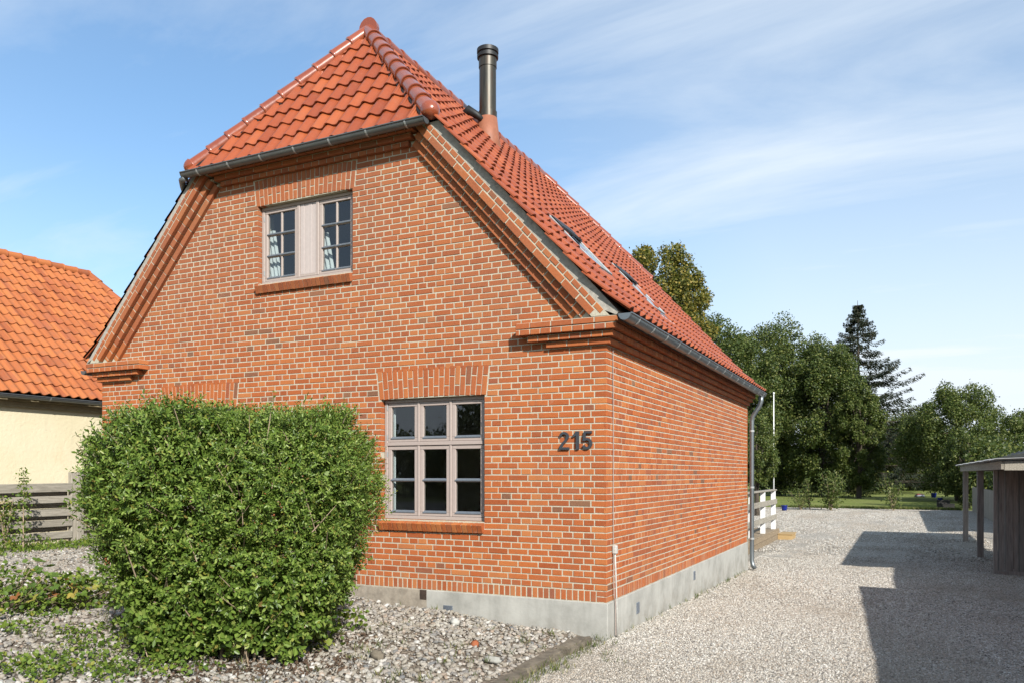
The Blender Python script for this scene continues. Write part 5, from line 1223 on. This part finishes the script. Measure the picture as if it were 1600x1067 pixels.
# ------------------------------------------------------------------ foreground plants left
def lobed(r=1.0, n=5, seed=0):
    rs = random.Random(seed); v = [(0, 0.0, 0)]; m = n * 4
    for k in range(m + 1):
        a = -math.pi * 0.5 + (-math.pi * 0.80 + 1.6 * math.pi * k / m) + math.pi; lob = 0.62 + 0.38 * (0.5 + 0.5 * math.cos(k / m * n * 2 * math.pi - math.pi)) ** 0.8 * (1.0 if 0.15 < k / m < 0.85 else 0.75)
        if 0.42 < k / m < 0.58: lob *= 1.12
        v.append((math.cos(a) * lob * 0.55, 0.5 + math.sin(a) * lob * 0.55, 0.10 * abs(math.cos(a)) + rs.uniform(-.03, .03)))
    v[0] = (0, 0.42, -0.04); F = [(0, k, k + 1) for k in range(1, m + 1)]; return v, F
lv = []
for k in range(4):
    g = G(); g.add(*lobed(seed=k)); me = g.mesh('leaf'); me.materials.append(M['vine']); lv.append(me)
def vine(px, d, rad, h, nleaf, nsmall, label, seedv):
    b = at(px, d, 0); gz = ground_z(b.x, b.y); b.z = gz; t = empty('vine_plant', b, label, 'plant'); rs = random.Random(seedv); g = G()
    for i in range(nleaf):
        a = rs.uniform(0, 6.28); r = rad * math.sqrt(rs.random()); p = b + Vector((math.cos(a) * r, math.sin(a) * r, h * (0.35 + 0.65 * rs.random()) * (1.05 - 0.6 * r / rad))); g.tube([b + (p - b) * 0.2 + Vector((0, 0, -0.02)), p], [0.004, 0.003], 4, False)
        d_ = Vector((math.cos(a), math.sin(a), rs.uniform(-0.5, 0.1))).normalized(); nr = Vector((rs.uniform(-.5, .5), rs.uniform(-.8, .1), 0.9)).normalized(); X = d_.cross(nr).normalized(); Z = X.cross(d_)
        link(bpy.data.objects.new('leaf', lv[rs.randrange(4)]), t, frame_mat(X, d_, Z, p) @ Matrix.Scale(rs.uniform(0.075, 0.145), 4))
    g.obj('stem', 'twig', t, kind='stuff')
    PP = np.array([(b.x + rs.gauss(0, rad * 0.5), b.y + rs.gauss(0, rad * 0.42), 0) for _ in range(nsmall)]); rr = np.hypot(PP[:, 0] - b.x, PP[:, 1] - b.y); PP[:, 2] = [ground_z(p[0], p[1]) for p in PP] + RNG.uniform(0.05, 1, nsmall) * h * 0.85 * np.exp(-(rr / rad) ** 2)
    V, F = leaves6(PP, unit(rdir(nsmall) + np.array([0, 0, .2])), unit(rdir(nsmall) * 0.7 + np.array([0, -0.3, 0.9])), RNG.uniform(0.035, 0.065, nsmall), RNG.uniform(0.03, 0.055, nsmall)); np_mesh('foliage', V, F, 'weed', t, 'stuff')
vine(12, 8.15, 0.62, 0.62, 60, 700, 'lobed-leaf plant with an orange leaf at the left edge of the pebble bed', 61)
vine(112, 8.5, 0.55, 0.46, 36, 760, 'lobed-leaf plant trailing over the pebbles beside the bush', 62)
vine(-70, 7.6, 0.6, 0.40, 20, 250, 'lobed-leaf plant just beyond the left edge of the view', 63)
def patch(name, spots, mat, label, cat, hh=0.06, leaf=(0.02, 0.045), up=0.7, wr=0.8):
    PP = []
    for (px, y, rad, n) in spots:
        d = 1.50 / max(20, (y - 740)) * 1242
        for _ in range(3): b = at(px, d, 0); d = (1.71 - ground_z(b.x, b.y)) / (y - 740) * 1242
        for i in range(n):
            a = random.uniform(0, 6.28); r = rad * math.sqrt(random.random()) * random.uniform(0.7, 1.2); x, y_ = b.x + math.cos(a) * r * 1.3, b.y + math.sin(a) * r; PP.append((x, y_, ground_z(x, y_) + 0.01 + random.random() * hh))
    PP = np.array(PP); m_ = len(PP); ln_ = RNG.uniform(*leaf, m_); V, F = leaves6(PP, unit(rdir(m_) + np.array([0, 0, 0.3])), unit(rdir(m_) * 0.6 + np.array([0, -0.25, up])), ln_, ln_ * wr); return tag(np_mesh(name, V, F, mat, None, 'stuff'), label, cat)
patch('ground_cover', [(150, 1010, 0.30, 260), (190, 985, 0.22, 150), (110, 1040, 0.35, 330), (60, 1055, 0.22, 200), (20, 985, 0.25, 170), (210, 1035, 0.25, 130), (250, 1050, 0.22, 110), (170, 1058, 0.2, 130), (75, 965, 0.2, 90), (120, 992, 0.18, 90), (300, 1048, 0.2, 90), (10, 1040, 0.2, 120), (225, 965, .16, 50)], 'weed', 'bright green ground cover creeping over the pebbles at the lower left', 'ground cover')
patch('ivy', [(400, 1018, 0.24, 130), (440, 1030, 0.16, 90), (350, 1022, 0.2, 90), (500, 1008, 0.2, 110), (545, 985, 0.15, 70), (300, 1020, 0.2, 80), (465, 1000, .3, 120)], 'weed', 'rounded leafy shoots at the foot of the clipped bush', 'ground cover', 0.22, (0.04, 0.075))
patch('leaf_litter', [(330, 1045, 0.35, 300), (420, 1050, 0.35, 330), (500, 1035, 0.3, 260), (260, 1055, 0.3, 200), (560, 1000, 0.2, 130)], 'soil', 'dry brown leaf litter on the pebbles under the bush', 'leaf litter', 0.012, (0.015, 0.035))
gl = []
for i in range(230):
    x = random.uniform(-4.8, 0.6); y = random.uniform(-3.8, -0.05)
    if x > -0.3 and random.random() < 0.8: continue
    b = Vector((x, y, 0)); n_ = random.randrange(4, 13); 
    for k in range(n_): gl.append((x + random.gauss(0, .028), y + random.gauss(0, .028), ground_z(x, y) + 0.005))
for i in range(140):
    y = random.uniform(-3.2, 0.1); x = -0.02 + random.gauss(0, 0.05)
    for k in range(5): gl.append((x + random.gauss(0, .02), y + random.gauss(0, .02), 0.0))
for i in range(50):
    y = random.uniform(0, 8); x = 0.03 + abs(random.gauss(0, 0.04))
    for k in range(4): gl.append((x, y + random.gauss(0, .02), drive_z(y)))
gl = np.array(gl); m_ = len(gl); V, F = leaves4(gl, unit(rdir(m_) * 0.55 + np.array([0, 0, 1.0])), rdir(m_), RNG.uniform(0.03, 0.10, m_), RNG.uniform(0.004, 0.008, m_)); tag(np_mesh('grass_tufts', V, F, 'grass', None, 'stuff'), 'small grass tufts growing between the pebbles and along the kerbstones', 'grass')
gl = np.array([at(random.uniform(1205, 1500), random.uniform(41.5, 43.8), -0.17) for _ in range(5200)]); gl = np.array([(p[0], 39.2 + abs(random.gauss(0, 0.35)), -0.17) for p in gl]); m_ = len(gl)
V, F = leaves4(gl, unit(rdir(m_) * 0.5 + np.array([0, 0, 1.0])), rdir(m_), RNG.uniform(0.06, 0.20, m_), RNG.uniform(0.02, 0.05, m_)); tag(np_mesh('tall_grass', V, F, 'grass', None, 'stuff'), 'uncut grass fringe along the front edge of the lawn', 'grass')

# ------------------------------------------------------------------ kerbstones between bed and driveway
def rock(x0, x1, y0, y1, z0, z1, mat, seed, cuts=3, amp=0.012):
    bm = bmesh.new(); bmesh.ops.create_cube(bm, size=1)
    for v in bm.verts: v.co = Vector(((x0 + x1) / 2 + v.co.x * (x1 - x0), (y0 + y1) / 2 + v.co.y * (y1 - y0), (z0 + z1) / 2 + v.co.z * (z1 - z0)))
    bmesh.ops.bevel(bm, geom=bm.edges[:], offset=min(0.02, (x1 - x0) * 0.2), segments=2, affect='EDGES'); bmesh.ops.subdivide_edges(bm, edges=[e for e in bm.edges if e.calc_length() > 0.06], cuts=cuts, use_grid_fill=True)
    for v in bm.verts:
        p = v.co * 9 + Vector((seed, seed * 2, 0)); v.co += Vector((mnoise.noise(p), mnoise.noise(p + Vector((9, 0, 0))), mnoise.noise(p + Vector((0, 9, 0))))) * amp * 1.6
    g = G(); g.add([v.co.copy() for v in bm.verts], [[v.index for v in f.verts] for f in bm.faces]); bm.free(); return g
y = -0.20
for i, (ln_, dx, zt_, lab) in enumerate(((0.62, 0.0, 0.078, 'mossy grey kerbstone nearest the house corner'), (0.80, -0.03, 0.060, 'second mossy kerbstone from the house corner'), (0.78, -0.01, 0.045, 'third kerbstone from the house corner, half buried in gravel'), (0.8, -0.02, 0.050, 'kerbstone at the bottom edge of the view'), (0.8, 0.0, 0.05, 'kerbstone just below the view'))):
    g = rock(-0.235 + dx, -0.085 + dx, y - ln_, y, -0.10, zt_, 'stonekerb', i); m_ = Matrix.Rotation(random.uniform(-0.02, 0.02), 4, 'Z')
    tag(g.obj('kerbstone', 'stonekerb'), lab, 'kerbstone', 'kerbstones edging the pebble bed'); y -= ln_ + 0.02
for (px, yy, sx, sy, sz, lab) in ((770, 1023, 0.17, 0.10, 0.05, 'large flat pale stone beside the kerbstones'), (712, 978, 0.09, 0.08, 0.07, 'rounded white stone in the pebbles below the vent'), (742, 1006, 0.07, 0.07, 0.06, 'small orange brick fragment among the pebbles'), (590, 1030, 0.12, 0.10, 0.08, 'rounded dark grey stone near the foot of the bush')):
    d = 1.6 / (yy - 740) * 1242; b = at(px, d, 0); gz = ground_z(b.x, b.y)
    g = rock(b.x - sx / 2, b.x + sx / 2, b.y - sy / 2, b.y + sy / 2, gz - 0.01, gz + sz, None, px, 2, 0.016); tag(g.obj('stone', 'brick' if 'orange' in lab else ('stonekerb' if 'dark' in lab else 'plinth'), smooth=True), lab, 'stone')

# ================================================================== RIGHT SIDE
# deck behind the house with railing and step
dk = empty('wooden_deck', (-2.2, 12.6, -0.17), 'tan wooden deck behind the house with white-posted railing', 'deck')
DX = -0.50
for i in range(30):
    g = G(); y0_ = 8.9 + i * 0.253; g.box(-3.9, DX, y0_, y0_ + 0.245, 0.10, 0.132, bev=0.004); g.obj('deck_board', 'deckwood', dk)
for j, (z0_, z1_) in enumerate(((-0.02, 0.098), (-0.165, -0.03))):
    for (y0_, y1_) in ((8.9, 12.9), (12.91, 16.47)):
        g = G(); g.box(DX - 0.03, DX + 0.012, y0_, y1_, z0_, z1_, bev=0.004); g.obj('side_board', 'deckwood', dk)
g = G(); g.box(-3.9, DX - 0.035, 16.43, 16.47, -0.16, 0.098, bev=0.004); g.obj('end_board', 'deckwood', dk)
for y in (10.4, 12.27, 14.08, 15.98):
    g = G(); g.box(DX - 0.155, DX - 0.035, y - 0.05, y + 0.05, 0.133, 1.235, bev=0.005); g.obj('railing_post', 'white', dk)
for zc_ in (0.93, 0.50):
    for (y0_, y1_) in ((9.4, 12.88), (12.89, 16.12)):
        g = G(); g.box(DX - 0.033, DX - 0.005, y0_, y1_, zc_ - 0.07, zc_ + 0.07, bev=0.004); g.obj('railing_board', 'greywood_y', dk)
g = G(); g.box(DX - 0.17, DX - 0.02, 9.4, 16.2, 1.236, 1.276, bev=0.005); g.obj('top_rail', 'greywood_y', dk)
st_ = empty('deck_step', (-0.3, 16.7, -0.17), 'small pine step at the end of the deck', 'step')
g = G(); g.box(DX + 0.014, DX + 0.42, 16.10, 17.0, -0.03, 0.0, bev=0.004); g.obj('tread', 'stepwood', st_); g = G(); g.box(DX + 0.014, DX + 0.40, 16.115, 16.14, -0.17, -0.031, bev=0.003); g.box(DX + 0.375, DX + 0.40, 16.142, 16.98, -0.17, -0.031, bev=0.003); g.obj('riser', 'stepwood', st_)
# flagpole
fp_b = at(1209, 45, -0.17); fp = empty('flagpole', fp_b, 'slim white flagpole standing on the lawn in front of the dark trees', 'flagpole')
g = G(); g.tube([fp_b, fp_b + Vector((0, 0, 6.4))], [0.038, 0.024], 10); g.obj('pole', 'white', fp, smooth=True); g = G(); g.tube([fp_b + Vector((0, 0, z)) for z in (6.4, 6.43, 6.48, 6.52)], [0.02, 0.05, 0.05, 0.01], 8); g.obj('finial', 'white', fp, smooth=True)
# pots
def pot(px, d, r, h, label, mat='blue'):
    b = at(px, d, -0.17); t = empty('flower_pot', b, label, 'flower pot'); g = G(); prof_ = [(0.0, r * 0.7), (0.02, r * 0.78), (h * 0.55, r * 0.97), (h * 0.86, r), (h * 0.88, r * 1.08), (h, r * 1.08), (h * 0.99, r * 0.92), (h * 0.8, r * 0.88)]
    g.tube([b + Vector((0, 0, z)) for z, _ in prof_], [q for _, q in prof_], 18); g.obj('pot_body', mat, t, smooth=True); g = G(); g.tube([b + Vector((0, 0, h * 0.8)), b + Vector((0, 0, h * 0.84))], r * 0.86, 14); g.obj('potting_soil', 'soil', t)
pot(1225.5, 41.0, 0.15, 0.27, 'blue glazed pot at the lawn edge beside the deck'); pot(1459, 64, 0.21, 0.36, 'dark blue pot in the shade at the back of the lawn')
pot(1469, 55, 0.17, 0.24, 'shaded blue pot nearest the right-hand hedge')
# robot mower
mb = at(1437, 64.5, -0.17); mw_ = empty('robot_mower', mb, 'grey and red robot lawn mower on the grass', 'lawn mower')
def hull(secs, mat, name, parent, n=20):
    g = G(); v = []
    for (z, a, b_) in secs:
        for k in range(n): t = 2 * math.pi * k / n; c, s_ = math.cos(t), math.sin(t); e = 0.72; v.append((mb.x + a * math.copysign(abs(c) ** e, c), mb.y + b_ * math.copysign(abs(s_) ** e, s_), mb.z + z))
    F = [(i * n + k, i * n + (k + 1) % n, (i + 1) * n + (k + 1) % n, (i + 1) * n + k) for i in range(len(secs) - 1) for k in range(n)] + [tuple(range(n))[::-1], tuple((len(secs) - 1) * n + k for k in range(n))]
    g.add(v, F); return g.obj(name, mat, parent, smooth=True)
hull([(0.05, 0.36, 0.26), (0.08, 0.38, 0.28), (0.16, 0.37, 0.27), (0.21, 0.31, 0.22)], 'greyp', 'body', mw_); hull([(0.212, 0.27, 0.19), (0.26, 0.22, 0.15), (0.28, 0.12, 0.08)], 'red', 'top_cover', mw_); hull([(0.03, 0.385, 0.285), (0.072, 0.39, 0.29)], 'black', 'bumper', mw_)
for (sx, sy, r) in ((-0.22, -0.22, 0.12), (-0.22, 0.22, 0.12), (0.28, -0.12, 0.05), (0.28, 0.12, 0.05)):
    g = G(); c = mb + Vector((sx, sy, r)); g.tube([c + Vector((0, -0.03, 0)), c + Vector((0, 0.03, 0))], r, 14); g.obj('wheel', 'black', mw_)
# crates by the hedge in the shade
for (px, d, w_, h, lab) in ((1474, 44, 0.32, 0.45, 'dark plastic crate in the shade under the hedge'), (1482, 42.5, 0.28, 0.30, 'smaller dark tub in the shade left of the carport post')):
    b = at(px, d, -0.17); t = empty('crate', b, lab, 'crate'); g = G()
    for (x0_, x1_, y0_, y1_) in ((-w_, w_, -w_ * .7, -w_ * .62), (-w_, w_, w_ * .62, w_ * .7), (-w_, -w_ * .92, -w_ * .61, w_ * .61), (w_ * .92, w_, -w_ * .61, w_ * .61)): g.box(b.x + x0_, b.x + x1_, b.y + y0_, b.y + y1_, b.z, b.z + h, bev=0.008)
    g.box(b.x - w_ * .91, b.x + w_ * .91, b.y - w_ * .61, b.y + w_ * .61, b.z + 0.01, b.z + 0.03); g.obj('crate_walls', 'darkwall', t); g = G()
    g.box(b.x - w_ * 1.05, b.x + w_ * 1.05, b.y - w_ * .75, b.y - w_ * .705, b.z + h * 0.85, b.z + h * 1.0, bev=0.006); g.obj('rim', 'darkwall', t)

# carport + shed
cpz = -0.17
cp = empty('carport', (5.3, 13, cpz), 'open timber carport with pale sheet roof at the right edge', 'carport')
for (x, y) in ((4.31, 13.06), (4.31, 17.7), (6.9, 13.06), (6.9, 17.7)):
    g = G(); g.box(x - 0.065, x + 0.065, y - 0.065, y + 0.065, cpz - 0.05, 1.785, bev=0.008); g.obj('post', 'shedwood', cp)
for (y0_, y1_) in ((7.72, 12.1), (12.11, 18.1)):
    g = G(); g.box(4.20, 4.245, y0_, y1_, 1.786, 1.925, bev=0.004); g.obj('beam', 'greywood_y', cp)
g = G(); g.box(4.25, 7.0, 7.72, 7.765, 1.77, 1.925, bev=0.004); g.obj('front_fascia', 'greywood_y', cp)
for y in [8.6 + i * 0.9 for i in range(11)]:
    g = G(); g.box(4.25, 7.0, y - 0.03, y + 0.03, 1.79, 1.925, bev=0.003); g.obj('rafter', 'shedwood', cp)
for i in range(11):
    y0_ = 7.62 + i * 0.98; g = G(); nseg = 14; vs = []
    for k in range(nseg + 1):
        y = y0_ + k * 0.98 / nseg * 1.03; z = 1.952 + 0.010 * math.cos(k * math.pi) + (0.006 if i % 2 else 0); vs += [(4.10, y, z), (7.25, y, z + 0.10), (4.10, y, z + 0.008), (7.25, y, z + 0.108)]
    F = []
    for k in range(nseg): a = 4 * k; F += [(a, a + 1, a + 5, a + 4), (a + 2, a + 6, a + 7, a + 3), (a, a + 4, a + 6, a + 2), (a + 1, a + 3, a + 7, a + 5)]
    F += [(0, 2, 3, 1), (4 * nseg, 4 * nseg + 1, 4 * nseg + 3, 4 * nseg + 2)]; g.add(vs, F); g.obj('roof_sheet', 'roofsheet', cp)
sh = empty('shed', (5.6, 11.0, cpz), 'weathered board shed under the carport roof at the right edge', 'shed')
x = 4.335; i = 0
g = G(); g.box(4.26, 4.33, 9.58, 9.66, cpz - 0.02, 1.78, bev=0.005); g.obj('corner_board', 'shedwood', sh)
while x < 7.0:
    wd_ = (0.105, 0.13, 0.075, 0.12)[i % 4]; g = G(); g.box(x, x + wd_, 9.60 + (0.022 if i % 2 else 0), 9.63 + (0.022 if i % 2 else 0), cpz + 0.03, 1.78, bev=0.006); g.obj('wall_board', 'shedwood', sh); x += wd_ + 0.010; i += 1
y = 9.67; i = 0
while y < 12.7:
    wd_ = (0.12, 0.10)[i % 2]; g = G(); g.box(4.66 + (0.012 if i % 2 else 0), 4.685 + (0.012 if i % 2 else 0), y, y + wd_, cpz + 0.03, 1.78, bev=0.004); g.obj('wall_board', 'shedwood', sh); y += wd_ + 0.006; i += 1
g = G(); g.box(4.72, 6.98, 9.68, 12.7, cpz + 0.02, 1.77); g.obj('shed_core', 'darkwall', sh)
g = G(); g.box(4.26, 7.0, 9.57, 9.60, cpz - 0.02, cpz + 0.07, bev=0.004); g.obj('foot_board', 'shedwood', sh)
# boarded fence beyond the carport
bf = empty('board_fence', (5.95, 30, cpz), 'low grey upright-board fence beyond the carport', 'fence')
y = 22.4; i = 0
while y < 39:
    g = G(); g.box(5.93, 5.955, y, y + 0.14, cpz, 1.05 + 0.02 * math.sin(i * 2.3), bev=0.004); g.obj('fence_board', 'greywood_z', bf); y += 0.15; i += 1
g = G(); g.box(5.957, 6.0, 22.4, 39, 0.7, 0.78); g.box(5.957, 6.0, 22.4, 39, 0.1, 0.18); g.obj('rail', 'greywood_y', bf)
# dark outbuilding behind the carport
ob = empty('outbuilding', (9.2, 27, cpz), 'dark building with black felt roof showing above the carport', 'building')
g = G(); g.box(6.9, 11.6, 20.3, 34.7, cpz, 2.42); g.obj('wall', 'darkwall', ob)
g = G(); pr = [(6.62, 2.34), (9.25, 3.45), (11.9, 2.34), (11.9, 2.42), (9.25, 3.54), (6.62, 2.42)]; g.prism(pr, 18.6, 35.0); g.prism([(6.9, 2.43), (11.6, 2.43), (9.25, 3.42)], 20.3, 34.7); g.obj('roof', 'darkroof', ob)
g = G(); g.box(6.58, 6.615, 18.6, 35.0, 2.30, 2.46, bev=0.004); g.obj('fascia', 'greywood_y', ob)
# unseen building added right of the frame, outline shaped to cast the long shadow
ga = empty('shadow_building', (7.5, 0, 0), 'unseen low flat-roofed building right of the driveway, shaped to cast its long shadow', 'shadow_building')
g = G(); g.prism([(5.30, -0.1), (10.0, -0.1), (10.0, 2.28), (5.30, 2.28)], -6.0, 3.45); gw = g.obj('wall', 'brick', ga)
g = G(); g.prism([(5.85, -0.15), (10.0, -0.15), (10.0, 2.28), (5.85, 2.28)], 3.455, 7.3); g.obj('rear_wall', 'darkwall', ga)
g = G(); p = [(5.52, -6.2), (10.2, -6.2), (10.2, 3.62), (5.08, 3.62)]; v = [(a, b, 2.285) for a, b in p] + [(a, b, 2.40) for a, b in p]; g.add(v, [(3, 2, 1, 0), (4, 5, 6, 7), (0, 1, 5, 4), (1, 2, 6, 5), (2, 3, 7, 6), (3, 0, 4, 7)])
p = [(5.62, 3.625), (10.2, 3.625), (10.2, 7.5), (5.62, 7.5)]; v = [(a, b, 2.285) for a, b in p] + [(a, b, 2.40) for a, b in p]; g.add(v, [(3, 2, 1, 0), (4, 5, 6, 7), (0, 1, 5, 4), (1, 2, 6, 5), (2, 3, 7, 6), (3, 0, 4, 7)]); g.obj('flat_roof', 'darkroof', ga)
